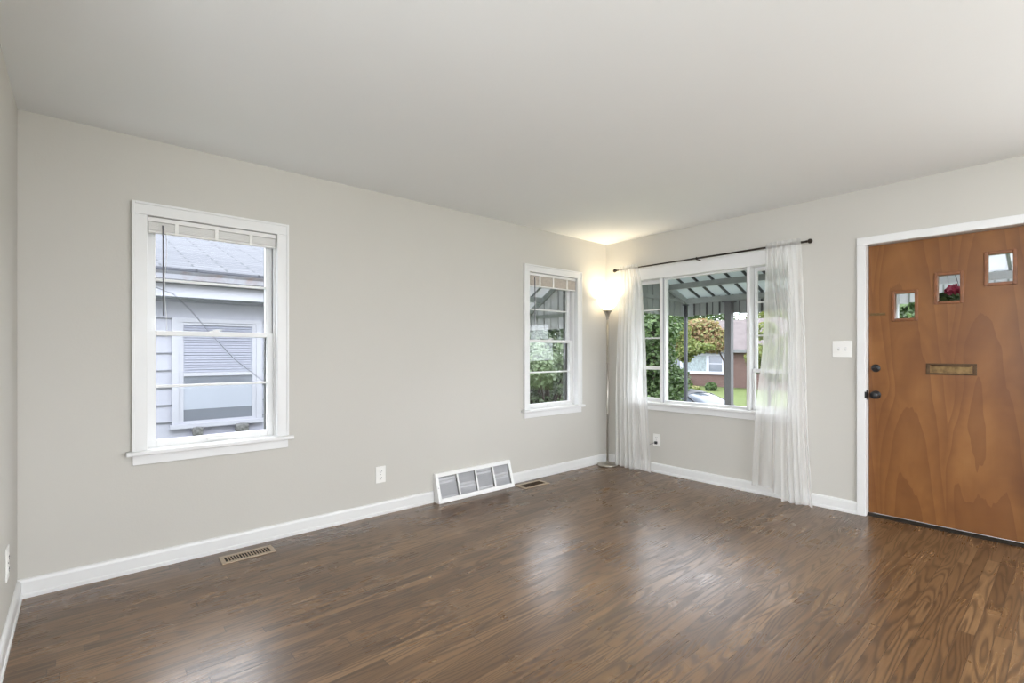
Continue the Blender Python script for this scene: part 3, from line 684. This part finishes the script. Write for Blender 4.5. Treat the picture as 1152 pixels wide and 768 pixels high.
em = n.n('Emission'); n.set(em.inputs[0], n.mix(n.noise(n.co(), 4, 1), (1.0, 0.92, 0.74), (1.0, 0.95, 0.82))); em.inputs[1].default_value = 1.1
ad = n.n('AddShader'); n.t.links.new(mx.outputs[0], ad.inputs[0]); n.t.links.new(em.outputs[0], ad.inputs[1]); n.t.links.new(ad.outputs[0], n.out.inputs[0])
MB().lathe(prof, (LX, LY, 0), seg=48, cap=False).build('lamp_shade', n.m, r, smooth=True)
bl = bpy.data.lights.new('lamp_bulb_light', 'POINT'); bl.energy = 1.7; bl.color = (1.0, 0.80, 0.50); bl.shadow_soft_size = 0.04
bo = bpy.data.objects.new('lamp_bulb_light', bl); C.objects.link(bo); bo.parent = r; bo.location = (0, 0, 1.742)
sl = bpy.data.lights.new('lamp_uplight', 'SPOT'); sl.energy = 14; sl.color = (1.0, 0.84, 0.58); sl.shadow_soft_size = 0.05; sl.spot_size = math.radians(140); sl.spot_blend = 1.0
su = bpy.data.objects.new('lamp_uplight', sl); C.objects.link(su); su.parent = r; su.location = (0, 0, 1.76); su.rotation_euler = (PI, 0, 0)
cord = [(LX + 0.02, LY + 0.075, 0.012), (LX + 0.07, LY + 0.06, 0.020), (LX + 0.085, LY - 0.05, 0.03), (XR - 0.030, 3.14, 0.115), (XR - 0.030, 3.05, 0.17), (XR - 0.030, 2.95, 0.235), (XR - 0.032, 2.87, 0.285), (XR - 0.034, 2.832, 0.302), (XR - 0.026, 2.817, 0.305)]
MB().tube(cord, 0.0028, 6).build('power_cord', M['wand'], r, smooth=True)
MB(FR).box((2.803, -0.030, 0.290), (2.831, -0.0088, 0.318)).build('plug', M['black'], r, bevel=0.004)

# ================================================================== outside
# terrain
prof_t = [(-12, -0.9), (4.6, -0.55), (6.9, -0.62), (9.0, -0.9), (12.2, -1.50), (17.2, -1.50), (17.8, -1.28), (22, -1.0), (28, -0.80), (40, -0.3), (75, 0.6)]
m = MB(); m.prism(prof_t + [(75, -3), (-12, -3)], 'y', -45, 60)
struct(m.build('terrain', M['ground'], origin=(0, 0, 0)), 'green lawn sloping to the street and up to the brick house', 'lawn')
struct(MB().box((12.4, -45, -1.6), (17.0, 60, -1.485)).build('trim_street', M['asphalt']), 'grey asphalt street', 'street')
struct(MB().box((XR + TW + 0.002, -1.2, -0.60), (5.85, 3.40, -0.10)).build('trim_porch_slab', M['concrete']), 'concrete porch slab in front of the house', 'porch')

# porch awning over the wide window: sloping pans, ribs, beams, scalloped hanging fringe, side wing
def awning(name, x1, ya, yb, z1, slope, drop, label, pan, rib, beam, wing=None, wall_x=XR + TW, axis='x', dark=None, nrib=0.21, mids=(0.45,)):
    # the frame is written along +x from the wall; axis 'y' swaps the two directions
    f = (lambda u, v, z: (u, v, z)) if axis == 'x' else (lambda u, v, z: (v, u, z))
    zz = lambda x: z1 + slope * (x1 - x)
    r = empty(name, Vector(f((wall_x + x1) / 2, (ya + yb) / 2, z1 - drop)), label, 'awning')
    x0 = wall_x + 0.005
    MB(f).hexa([(x, y, zz(x) + h) for x in (x0, x1 + 0.04) for y in (ya - 0.04, yb + 0.04) for h in (0.030, 0.042)]).build('roof_pan', pan, r)
    k = 0; y = ya + nrib * 0.5
    while y < yb:
        MB(f).hexa([(x, yy, zz(x) + h) for x in (x0, x1) for yy in (y - 0.010, y + 0.010) for h in (0.008, 0.029)]).build('roof_rib', rib, r); y += nrib
    for mx_ in (0.0, *mids):
        x = x1 - mx_; w_ = 0.03
        MB(f).hexa([(xx, y_, zz(x) + h) for xx in (x - w_, x + w_ * 0.6) for y_ in (ya, yb) for h in (-0.055, 0.006)]).build('cross_beam', beam, r, bevel=0.003)
    for y_ in (ya, yb):
        MB(f).hexa([(x, yy, zz(x) + h) for x in (x0, x1) for yy in (y_ - 0.022, y_ + 0.022) for h in (-0.055, 0.006)]).build('rafter', alum_raft if axis == 'x' and pan is not M['alum_w'] else beam, r, bevel=0.003)
    # hanging fringe of folded metal strips
    n_ = int(round((yb - ya) / 0.078)); sw = (yb - ya) / n_; m = MB(f); m2 = MB(f); m3 = MB(f)
    for k in range(n_):
        a = ya + k * sw; o_ = 0.0 if k % 2 else 0.018; q = m if k % 2 else m2
        dz = 0.0 if k % 2 else 0.012
        q.box((x1 + 0.036 + o_, a + 0.001, z1 - drop + dz), (x1 + 0.040 + o_, a + sw - 0.001, z1 + 0.030))
        m3.box((x1 + 0.033, a - 0.005, z1 - drop + 0.012), (x1 + 0.058, a + 0.005, z1 + 0.03))
    m.build('fringe', beam, r); m3.build('fringe_seams', rib, r); m2.build('fringe', beam, r)
    if wing is not None:
        for (wy) in wing:
            n_ = int(round((x1 - x0) / 0.12)); sw = (x1 - x0) / n_; ma = MB(f)
            for k in range(n_):
                a = x0 + k * sw; b = a + sw; o_ = 0.010 if k % 2 else 0.0
                ma.hexa([(x, yy, h) for x in (a, b) for yy in (wy + o_, wy + o_ + 0.004) for h in (z1 - drop, zz(x) - 0.02)])
                ma.box((a - 0.003, wy - 0.004, z1 - drop), (a + 0.003, wy + 0.018, zz(a) - 0.02))
            ma.build('side_wing', dark or beam, r)
            MB(f).box((x0, wy - 0.02, z1 - 0.03), (x1, wy + 0.02, z1 + 0.005)).build('wing_rail', beam, r)
    return r
alum_raft = M['alum_l']
awning('porch_awning', 5.50, 1.22, 3.093, 1.861, 0.35, 0.202, 'grey-green metal porch awning with hanging fringe outside the wide window', M['alum_l'], M['alum_d'], M['alum'], wing=(3.11,), mids=(0.39,), nrib=0.18)
awning('porch_awning.001', 5.50, -0.82, 1.13, 1.861, 0.35, 0.202, 'white metal awning glimpsed through the small door panes', M['alum_w'], M['alum_l'], M['alum_w'])
awning('window_awning', 4.42, 2.95, 4.06, 1.655, 0.62, 0.165, 'pale metal awning with side wings outside the window near the corner', M['alum_w2'], M['alum'], M['alum_l'], wing=(2.95, 4.06), wall_x=YL + TW, axis='y', mids=(0.32,), dark=M['alum_w2'])
def post(name, x, y, s_, z1, mat, label):
    r = empty(name, (x, y, -0.10), label, 'post', 'porch posts')
    MB().box((x - s_, y - s_, -0.095), (x + s_, y + s_, z1)).build('shaft', mat, r, bevel=0.004)
    MB().box((x - s_ * 2, y - s_ * 2, -0.10), (x + s_ * 2, y + s_ * 2, -0.085)).build('base_plate', mat, r)
    MB().box((x - s_ * 1.6, y - s_ * 1.6, z1 - 0.01), (x + s_ * 1.6, y + s_ * 1.6, z1)).build('top_plate', mat, r)
post('porch_post', 5.487, 3.093, 0.0175, 1.80, M['post_d'], 'thin dark metal post at the corner of the porch awning')
post('porch_post.001', 5.487, 2.565, 0.036, 1.80, M['post_g'], 'thicker grey post in the middle of the wide window view')
post('porch_post.002', 5.487, 1.068, 0.030, 1.80, M['alum_w'], 'white post seen through the lowest small door pane')

# foliage -------------------------------------------------------------------
def leaves(name, mat, blobs, n_, size, parent, seed, core=True):
    rnd = random.Random(seed); vs = []; fs = []
    tot = sum(b[3] * b[4] * b[5] for b in blobs)
    for (cx, cy, cz_, rx, ry, rz) in blobs:
        for _ in range(int(n_ * rx * ry * rz / tot)):
            d = Vector((rnd.gauss(0, 1), rnd.gauss(0, 1), rnd.gauss(0, 1))).normalized(); rr = rnd.uniform(0.55, 1.0) ** 0.6 * rnd.uniform(0.9, 1.08)
            p = Vector((cx + d.x * rx * rr, cy + d.y * ry * rr, cz_ + d.z * rz * rr))
            a = Vector((rnd.gauss(0, 1), rnd.gauss(0, 1), rnd.gauss(0, .6))).normalized(); nrm = (d + Vector((rnd.gauss(0, .6), rnd.gauss(0, .6), rnd.gauss(0.3, .6)))).normalized()
            b = nrm.cross(a)
            if b.length < 0.1: continue
            b.normalize(); a = b.cross(nrm).normalized(); L_ = size * rnd.uniform(0.7, 1.35); W_ = L_ * 0.42
            i = len(vs); mid = p + nrm * (-0.12 * L_)
            vs += [mid - a * L_ * 0.5, mid + b * W_ + nrm * 0.15 * L_, mid + a * L_ * 0.55, mid - b * W_ + nrm * 0.15 * L_]
            fs += [(i, i + 1, i + 2), (i, i + 2, i + 3)]
    off = world_off(parent)
    me = bpy.data.meshes.new(name); me.from_pydata([tuple(v - off) for v in vs], [], fs); me.materials.append(mat)
    o = bpy.data.objects.new(name, me); C.objects.link(o); o.parent = parent
    return o
def plant(name, label, cat, base, blobs, mat, n_, size, seed, trunk=0.05, group=None, lean=(0, 0), nb=8):
    r = empty(name, base, label, cat, group)
    wb = [(base[0] + b[0], base[1] + b[1], base[2] + b[2], b[3], b[4], b[5]) for b in blobs]
    leaves('foliage', mat, wb, n_, size, r, seed)
    rnd = random.Random(seed + 1); m = MB(); top = max(b[2] for b in blobs)
    bx, by, bz = base
    m.tube([(bx, by, bz - 0.1), (bx + lean[0] * 0.1, by + lean[1] * 0.1, bz + top * 0.6), (bx + lean[0], by + lean[1], bz + top)], [trunk * 1.2, trunk, trunk * 0.5], 8)
    for b in wb[:nb]:
        m.tube([(bx + lean[0] * 0.3, by + lean[1] * 0.3, bz + top * 0.3), ((bx + b[0]) / 2, (by + b[1]) / 2, lerp(bz + top * 0.3, b[2], 0.6)), (b[0], b[1], b[2])], [trunk * 0.6, trunk * 0.4, trunk * 0.15], 6)
    m.build('trunk', M['bark'], r)
    return r
def blobset(rnd, n_, rx, ry, z0, z1, r0, r1):
    out = []
    for _ in range(n_):
        a = rnd.uniform(0, 2 * PI); q = math.sqrt(rnd.random()); z = rnd.uniform(z0, z1); s_ = rnd.uniform(r0, r1)
        out.append((math.cos(a) * rx * q, math.sin(a) * ry * q, z, s_, s_, s_ * 0.85))
    return out
rn = random.Random(5)
plant('garden_shrub', 'large dense green shrub behind the corner post of the porch', 'shrub', (9.3, 6.02, -0.95), blobset(rn, 26, 0.55, 0.42, 0.7, 3.1, 0.38, 0.52), M['leaf_bush'], 20000, 0.075, 21, 0.07)
plant('garden_shrub.001', 'dark green shrub at the left of the wide window view', 'shrub', (11.2, 8.3, -1.2), blobset(rn, 12, 0.9, 0.9, 0.7, 3.0, 0.5, 0.8), M['leaf_dark'], 9000, 0.10, 22, 0.07)
plant('street_tree', 'small tree with orange and yellow leaves in front of the brick house', 'tree', (19.0, 9.0, -1.15),
      [(0.2, 1.15, 3.35, 0.8, 0.75, 0.42), (0.2, 0.8, 3.0, 0.75, 0.8, 0.45), (-0.2, 1.65, 2.9, 0.8, 0.7, 0.6), (0, 0.55, 2.65, 0.6, 0.55, 0.32), (0, 1.85, 2.55, 0.7, 0.6, 0.4)], M['leaf_orange'], 8000, 0.11, 23, 0.035, nb=0, lean=(0, 0.75))
plant('street_tree.001', 'yellow-green drooping branches under the orange crown', 'tree', (17.2, 10.15, -1.28),
      [(0, -0.32, 3.2, 0.4, 0.3, 0.5), (0, -0.77, 2.62, 0.5, 0.5, 0.22), (0, -0.42, 2.45, 0.4, 0.35, 0.35), (0.1, -0.57, 2.8, 0.4, 0.45, 0.25), (0.1, -1.22, 2.7, 0.3, 0.35, 0.14)], M['leaf_lime'], 2600, 0.10, 24, 0.02, nb=0, lean=(0, -0.3))
plant('street_tree.002', 'light yellow-green young tree behind the right sheer curtain', 'tree', (15.6, 6.05, -1.42),
      [(0.1, 0.0, 2.45, 0.55, 0.75, 0.5), (0, -0.3, 2.1, 0.5, 0.5, 0.35), (0, 0.1, 3.3, 0.3, 0.35, 0.3), (0.1, -0.5, 2.7, 0.4, 0.5, 0.5)], M['leaf_lime'], 4500, 0.10, 25, 0.03, lean=(0, 0.15))
for k, (x, y, h, mt, lb) in enumerate([(43, 22.5, 7.4, 'leaf_bush', 'green tree rising over the roof of the brick house, left of centre'), (42, 15.4, 6.8, 'leaf_lime', 'yellow-green tree rising over the right end of the brick house roof'),
        (42, 32, 8.2, 'leaf_dark', 'tall dark tree behind the left end of the brick house'), (35, 5.0, 5.2, 'leaf_lime', 'pale tree right of the brick house'), (24, 4.0, 5.6, 'leaf_bush', 'green tree seen through the lowest small door pane'), (22, -3.5, 4.5, 'leaf_dark', 'dark tree across the street at the far right')]):
    plant('background_tree', lb, 'tree', (x, y, -0.6), blobset(rn, 11, h * 0.28, h * 0.33, h * 0.45, h * 0.85, h * 0.16, h * 0.25), M[mt], 5000, 0.22, 40 + k, 0.16)
# planting seen through the window near the corner
plant('hedge_shrub', 'pale green leafy shrub just below the window awning', 'shrub', (6.2, 6.15, -0.7), blobset(rn, 13, 0.8, 0.7, 0.7, 2.0, 0.32, 0.46), M['leaf_pale'], 9000, 0.07, 31, 0.05)
plant('hedge_shrub.001', 'dark evergreen shrub filling the lower half of the window near the corner', 'shrub', (7.6, 8.1, -0.8), blobset(rn, 16, 1.5, 1.0, 0.3, 2.3, 0.5, 0.75), M['leaf_dark'], 14000, 0.09, 32, 0.06)
plant('hedge_shrub.002', 'low dark shrub close under the window near the corner', 'shrub', (5.2, 5.3, -0.6), blobset(rn, 9, 0.55, 0.5, 0.2, 0.95, 0.25, 0.36), M['leaf_dark'], 6000, 0.055, 33, 0.04)
# far hedge so that both views end in greenery
plant('boundary_hedge', 'tall dark hedge beyond the side garden', 'hedge', (10.5, 12.5, -0.9), blobset(rn, 22, 4.2, 1.6, 0.5, 3.6, 0.9, 1.3), M['leaf_dark'], 14000, 0.16, 34, 0.1)

# brick house across the street
HX = 28.0; Y0, Y1 = 9.2, 25.0; ze = 1.36; zg = -0.85
r = empty('brick_house', (HX, (Y0 + Y1) / 2, zg), 'single-storey red brick house with brown-grey roof across the street', 'house')
MB().box((HX, Y0, zg - 0.3), (HX + 8, Y1, ze)).build('brick_wall', M['brick'], r)
m = MB(); ov = 0.45
b0 = [(HX - ov, Y0 - ov, ze + 0.02), (HX + 8 + ov, Y0 - ov, ze + 0.02), (HX + 8 + ov, Y1 + ov, ze + 0.02), (HX - ov, Y1 + ov, ze + 0.02)]
rg = [(HX + 4, Y0 + 2.6, 3.35), (HX + 4, Y1 - 2.6, 3.35)]
vv = [m.bm.verts.new(p) for p in b0 + rg]; F_ = m.bm.faces.new
F_((vv[0], vv[3], vv[5], vv[4])); F_((vv[2], vv[1], vv[4], vv[5])); F_((vv[0], vv[4], vv[1])); F_((vv[3], vv[2], vv[5])); F_((vv[0], vv[1], vv[2], vv[3]))
m.build('roof', M['roof_brown'], r)
MB().box((HX - ov, Y0 - ov, ze - 0.16), (HX - ov + 0.06, Y1 + ov, ze + 0.03)).box((HX - ov + 0.06, Y0 - ov, ze - 0.16), (HX, Y1 + ov, ze - 0.12)).build('eave_board', M['post_g'], r)
def ext_window(parent, f, u0, u1, z0, z1, divs, fw=0.09, mats=('pane_ext',)):
    m = MB(f); m.box((u0, -0.06, z0), (u1, 0.02, z0 + fw)); m.box((u0, -0.06, z1 - fw), (u1, 0.02, z1)); m.box((u0, -0.06, z0 + fw), (u0 + fw, 0.02, z1 - fw)); m.box((u1 - fw, -0.06, z0 + fw), (u1, 0.02, z1 - fw))
    m.box((u0 - 0.05, -0.10, z0 - 0.05), (u1 + 0.05, 0.0, z0))
    for d in divs: m.box((d - fw * 0.7, -0.05, z0 + fw), (d + fw * 0.7, 0.02, z1 - fw))
    w_ = m.build('house_window', M['ext_trim'], parent)
    ed = [u0 + fw, *divs, u1 - fw]
    for i, (a, b) in enumerate(zip(ed, ed[1:])):
        MB(f).box((a + 0.02, -0.02, z0 + fw), (b - 0.02, -0.01, z1 - fw)).build('window_pane', M[mats[i % len(mats)]], w_)
    return w_
HF = lambda u, v, z: (HX + v, u, z)
hw = ext_window(r, HF, 13.35, 17.2, -0.03, 1.16, [14.35, 16.05], 0.13, ('pane_ext', 'curt_ext', 'pane_ext'))
MB(HF).box((13.48, -0.045, 0.52), (14.27, 0.0, 0.58)).build('meeting_rail', M['ext_trim'], hw)
ext_window(r, HF, 20.5, 22.5, -0.03, 1.1, [21.5], 0.12)
# planting by the brick house
fl = [(25.9, 13.1, 0.32, 'leaf_bush', 'small round green bush on the lawn by the brick wall'), (27.1, 15.6, 0.42, 'leaf_dark', 'dark low bush under the brick house window'),
      (27.0, 16.8, 0.38, 'leaf_lime', 'yellow-green low bush under the left end of the brick house window'), (26.9, 17.9, 0.5, 'leaf_pale', 'pale low bush at the left foot of the brick house')]
for k, (x, y, s_, mt, lb) in enumerate(fl):
    plant('foundation_bush', lb, 'bush', (x, y, -0.92), [(0, 0, s_ * 0.8, s_, s_, s_ * 0.8)], M[mt], 900, 0.12, 60 + k, 0.02)
r2 = empty('flower_bed', (26.2, 14.9, -0.92), 'bed of pale yellow flowers on the lawn before the brick house', 'flowers'); r2['kind'] = 'stuff'
leaves('blossoms', M['yellow'], [(26.0, 14.4, -0.78, 0.4, 0.5, 0.16), (26.0, 15.9, -0.76, 0.35, 0.45, 0.2)], 700, 0.09, r2, 71)
leaves('foliage', M['leaf_lime'], [(26.0, 14.4, -0.85, 0.5, 0.6, 0.15), (26.0, 15.9, -0.8, 0.45, 0.6, 0.2)], 1100, 0.12, r2, 72)

# parked car
def car(loc, rz):
    r = empty('parked_car', loc, 'dark grey parked car with reflecting windows, only its roof showing above the window sill', 'car', rz=rz)
    def section_loft(st, mat, name, parent, closed=True):
        m = MB(); rings = []
        for x, pts in st: rings.append([m.bm.verts.new((x, y, z)) for y, z in pts])
        k = len(rings[0])
        for A, B in zip(rings, rings[1:]):
            for i in range(k if closed else k - 1): j = (i + 1) % k; m.bm.faces.new((A[i], A[j], B[j], B[i]))
        m.bm.faces.new(rings[0]); m.bm.faces.new(rings[-1][::-1])
        return m.build(name, mat, parent, smooth=True, local=True)
    def body_sec(x):
        t = x / 2.25; w_ = 0.88 * (1 - 0.22 * abs(t) ** 5); top = 0.95 - 0.12 * max(0, t) ** 2 - 0.30 * max(0, t) ** 8 - 0.05 * max(0, -t) ** 2 - 0.25 * max(0, -t) ** 10
        bot = 0.24 + 0.10 * abs(t) ** 8
        return [(-w_ * 0.92, bot), (-w_, bot + 0.18), (-w_ * 1.01, 0.62), (-w_ * 0.97, top - 0.08), (-w_ * 0.88, top), (0, top + 0.02), (w_ * 0.88, top), (w_ * 0.97, top - 0.08), (w_ * 1.01, 0.62), (w_, bot + 0.18), (w_ * 0.92, bot)]
    section_loft([(x * 0.1, body_sec(x * 0.1)) for x in range(-22, 23)], M['car'], 'body', r)
    def h(x):   # roof height over belt
        if x < -1.9 or x > 1.25: return 0.0
        t = (x + 0.45) / (1.7 if x > -0.45 else 1.45); return 0.565 * max(0, 1 - abs(t) ** 2.3) ** 0.9
    def gh(x, off=0.0, z0=0.93):
        hh = h(x) + off; w0 = 0.80 + off; w1 = 0.80 - 0.36 * hh + off
        return [(-w0, z0), (-(w0 * 0.45 + w1 * 0.55), z0 + hh * 0.55), (-w1, z0 + hh * 0.90), (-w1 * 0.7, z0 + hh * 0.99), (0, z0 + hh * 1.03), (w1 * 0.7, z0 + hh * 0.99), (w1, z0 + hh * 0.90), (w0 * 0.45 + w1 * 0.55, z0 + hh * 0.55), (w0, z0)]
    section_loft([(x * 0.1, gh(x * 0.1)) for x in range(-19, 13)], M['carglass'], 'window_glass', r)
    m = MB()    # roof skin and pillars as one painted shell
    st = [(x * 0.05, gh(x * 0.05, 0.012)) for x in range(-26, 7)]
    rings = [[m.bm.verts.new((x, y, z)) for y, z in pts[2:7]] for x, pts in st]
    for A, B in zip(rings, rings[1:]):
        for i in range(4): m.bm.faces.new((A[i], A[i + 1], B[i + 1], B[i]))
    m.build('roof', M['car'], r, smooth=True, local=True)
    for s_ in (-1, 1):
        for x0, x1 in ((-1.3, -1.75), (-0.42, -0.40), (0.30, 1.18)):
            a, b = gh(x0, 0.014), gh(x1 if abs(x1 - x0) > 0.1 else x0, 0.014)
            y0_, z0_ = a[6]; y1_, z1_ = b[8]
            if abs(x1 - x0) < 0.1: y1_, z1_ = gh(x0, 0.014)[8]
            m = MB(); m.tube([(x0, s_ * y0_, z0_), ((x0 + x1) / 2, s_ * (y0_ + y1_) / 2 * 1.03, (z0_ + z1_) / 2), (x1, s_ * y1_, z1_)], 0.028, 6); m.build('pillar', M['car'], r, local=True)
    for sx in (-1.38, 1.38):
        for s_ in (-1, 1):
            m = MB(); m.lathe([(0.20, -0.1), (0.31, -0.1), (0.325, -0.06), (0.325, 0.06), (0.31, 0.1), (0.20, 0.1)], (sx, s_ * 0.80, 0.325), 'y', 28); w_ = m.build('wheel', M['tyre'], r, smooth=False, local=True)
            m = MB(); m.lathe([(0.0, 0.07), (0.05, 0.11), (0.10, 0.09), (0.19, 0.105), (0.205, 0.06)], (sx, s_ * 0.80, 0.325), 'y', 20, cap=False)
            if s_ < 0:
                for v in m.bm.verts: v.co.y = 2 * s_ * 0.80 - v.co.y
            m.build('hubcap', M['rim'], w_, local=True)
    for s_ in (-1, 1):
        MB().box((2.05, s_ * 0.55 - 0.16, 0.62), (2.16, s_ * 0.55 + 0.16, 0.76)).build('headlamp', M['rim'], r, bevel=0.03, local=True)
        MB().box((-2.2, s_ * 0.60 - 0.13, 0.66), (-2.10, s_ * 0.60 + 0.13, 0.82)).build('tail_lamp', M['pink'], r, bevel=0.03, local=True)
        MB().box((0.72, s_ * 0.93 - 0.07, 0.93), (0.84, s_ * 0.93 + 0.07, 1.03)).build('side_mirror', M['car'], r, bevel=0.02, local=True)
    return r
car((14.75, 8.15, -1.485), -PI / 2 - 0.10)

# hanging basket by the door
BX, BY = 5.03, 0.655
r = empty('hanging_basket', (BX, BY, 1.40), 'hanging basket of pink flowers seen through the middle small door pane', 'hanging basket')
MB().lathe([(0.05, 1.40), (0.10, 1.44), (0.135, 1.52), (0.145, 1.57), (0.13, 1.57)], (BX, BY, 0), seg=20).build('pot', M['bark'], r, smooth=True)
leaves('foliage', M['leaf_bush'], [(BX, BY, 1.60, 0.18, 0.18, 0.075)], 600, 0.05, r, 81)
leaves('flowers', M['pink'], [(BX - 0.02, BY - 0.055, 1.685, 0.075, 0.065, 0.055), (BX, BY + 0.005, 1.65, 0.055, 0.045, 0.035)], 300, 0.036, r, 82)
m = MB()
for a in (0, 2.1, 4.2): m.tube([(BX + 0.135 * math.cos(a), BY + 0.135 * math.sin(a), 1.565), (BX, BY, 2.032)], 0.0025, 5)
m.build('hanger', M['wand'], r)

# ------------------------------------------------------------------ neighbouring white house outside the left window
NY = 6.40; NF = lambda u, v, z: (u, NY + v, z)
r = empty('white_house', (0.9, NY, -0.9), 'neighbouring white shingle-sided house with pale grey roof, seen through the left window', 'house')
m = MB(NF); NX0, NX1 = -6.0, 2.55
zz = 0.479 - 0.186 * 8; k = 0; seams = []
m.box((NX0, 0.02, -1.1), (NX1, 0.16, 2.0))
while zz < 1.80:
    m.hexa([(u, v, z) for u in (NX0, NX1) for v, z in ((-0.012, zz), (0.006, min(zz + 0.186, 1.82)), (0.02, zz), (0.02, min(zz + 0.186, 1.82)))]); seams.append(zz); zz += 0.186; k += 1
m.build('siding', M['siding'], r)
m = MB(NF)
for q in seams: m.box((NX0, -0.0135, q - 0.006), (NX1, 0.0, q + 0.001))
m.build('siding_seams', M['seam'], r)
MB(NF).box((NX0, -0.28, 1.80), (NX1 + 0.3, 0.02, 1.82)).build('soffit', M['soffit'], r)
MB(NF).box((NX0, -0.30, 1.80), (NX1 + 0.3, -0.28, 1.935)).build('fascia', M['ext_trim'], r)
MB(NF).prism([(-0.30, 1.93), (-0.38, 1.93), (-0.405, 1.97), (-0.395, 2.02), (-0.41, 2.05), (-0.30, 2.05)], 'x', NX0, NX1 + 0.3).build('gutter', M['gutter'], r)
m = MB(NF); m.hexa([(u, v, z) for u in (NX0, NX1 + 0.35) for v, z in ((-0.36, 2.055), (-0.36, 2.09), (3.6, 3.25), (3.6, 3.285))]); m.build('roof', M['roof_grey'], r)
# its window
m = MB(NF); U0, U1, Z0, Z1 = 0.725, 1.613, 0.43, 1.60
m.box((U0, -0.035, Z0), (U0 + 0.06, 0, Z1)); m.box((U1 - 0.06, -0.035, Z0), (U1, 0, Z1)); m.box((U0 + 0.06, -0.035, Z1 - 0.045), (U1 - 0.06, 0, Z1)); m.box((U0 - 0.02, -0.06, Z0 - 0.03), (U1 + 0.02, 0, Z0 + 0.015))
m.box((U0 + 0.06, -0.026, Z0 + 0.015), (U0 + 0.105, 0, Z1 - 0.045)); m.box((U1 - 0.105, -0.026, Z0 + 0.015), (U1 - 0.06, 0, Z1 - 0.045)); m.box((U0 + 0.105, -0.03, Z1 - 0.075), (U1 - 0.105, 0, Z1 - 0.05)); m.box((U0 + 0.105, -0.03, Z0 + 0.015), (U1 - 0.105, 0, Z0 + 0.045))
nw = m.build('house_window', M['ext_trim'], r)
MB(NF).box((U0 + 0.105, -0.032, 0.965), (U1 - 0.105, 0, 1.005)).build('meeting_rail', M['ext_trim'], nw)
MB(NF).box((U0 + 0.105, -0.018, 0.47), (U1 - 0.105, -0.013, 0.60)).box((U0 + 0.105, -0.020, 0.86), (U1 - 0.105, -0.013, 0.965)).build('dark_glass', M['pane_ext'], nw)
MB(NF).box((U0 + 0.105, -0.018, 0.60), (U1 - 0.105, -0.012, 0.86)).build('window_shade', M['blind_ext_l'], nw)
m = MB(NF); z = 1.01
while z < 1.51:
    m.hexa([(u, v, zz_) for u in (U0 + 0.107, U1 - 0.107) for v, zz_ in ((-0.024, z), (-0.016, z + 0.020), (-0.015, z), (-0.012, z + 0.020))]); z += 0.027
m.build('blind_slats', M['blind_ext'], nw)
MB(NF).box((U0 + 0.06, 0.0, Z0), (U1 - 0.06, 0.01, Z1)).build('backing', M['pane_ext'], nw)
for k, (a, b, lb) in enumerate([(0.905, 1.0, 'small grey stone block under the left end of the neighbour\'s window'), (1.318, 1.455, 'larger grey stone block under the right end of the neighbour\'s window')]):
    m = MB(NF); bmesh.ops.create_icosphere(m.bm, subdivisions=3, radius=0.5)
    rk = random.Random(k)
    for v in m.bm.verts:
        c = v.co; s_ = max(abs(c.x), abs(c.y), abs(c.z)) or 1; c = c * (0.45 + 0.55 * 0.5 / s_)
        j = 1 + rk.uniform(-0.07, 0.07)
        v.co = Vector(((a + b) / 2 + c.x * (b - a) * 1.05 * j, NY - 0.082 + c.y * 0.10 * j, 0.364 + c.z * 0.10 * j))
    tag(m.build('stone_block', M['stone']), lb, 'stone')
MB(NF).box((0.8, -0.12, 0.285), (1.62, 0.0, 0.305)).build('ledge', M['ext_trim'], r)
pts = [(-0.2, 5.0, 1.60), (0.30, 5.0, 1.755), (0.463, 5.0, 1.762), (0.579, 5.0, 1.718), (0.70, 5.0, 1.59), (0.831, 5.0, 1.415), (1.039, 5.0, 1.165), (1.291, 5.0, 0.945), (1.9, 5.0, 0.62), (3.2, 5.0, 0.2), (3.6, 5.0, -0.8)]
tag(MB().tube([(-0.45, 5.0, -0.86), (-0.42, 5.0, 0.6)] + pts, 0.003, 6).build('garden_cable', M['cable'], smooth=True), 'thin dark cable crossing diagonally before the neighbouring white house', 'cable')
struct(MB().box((-8, YL + TW + 0.01, -1.05), (2.6, 6.45, -0.86)).build('trim_side_path', M['concrete']), 'concrete strip between the two houses', 'path')
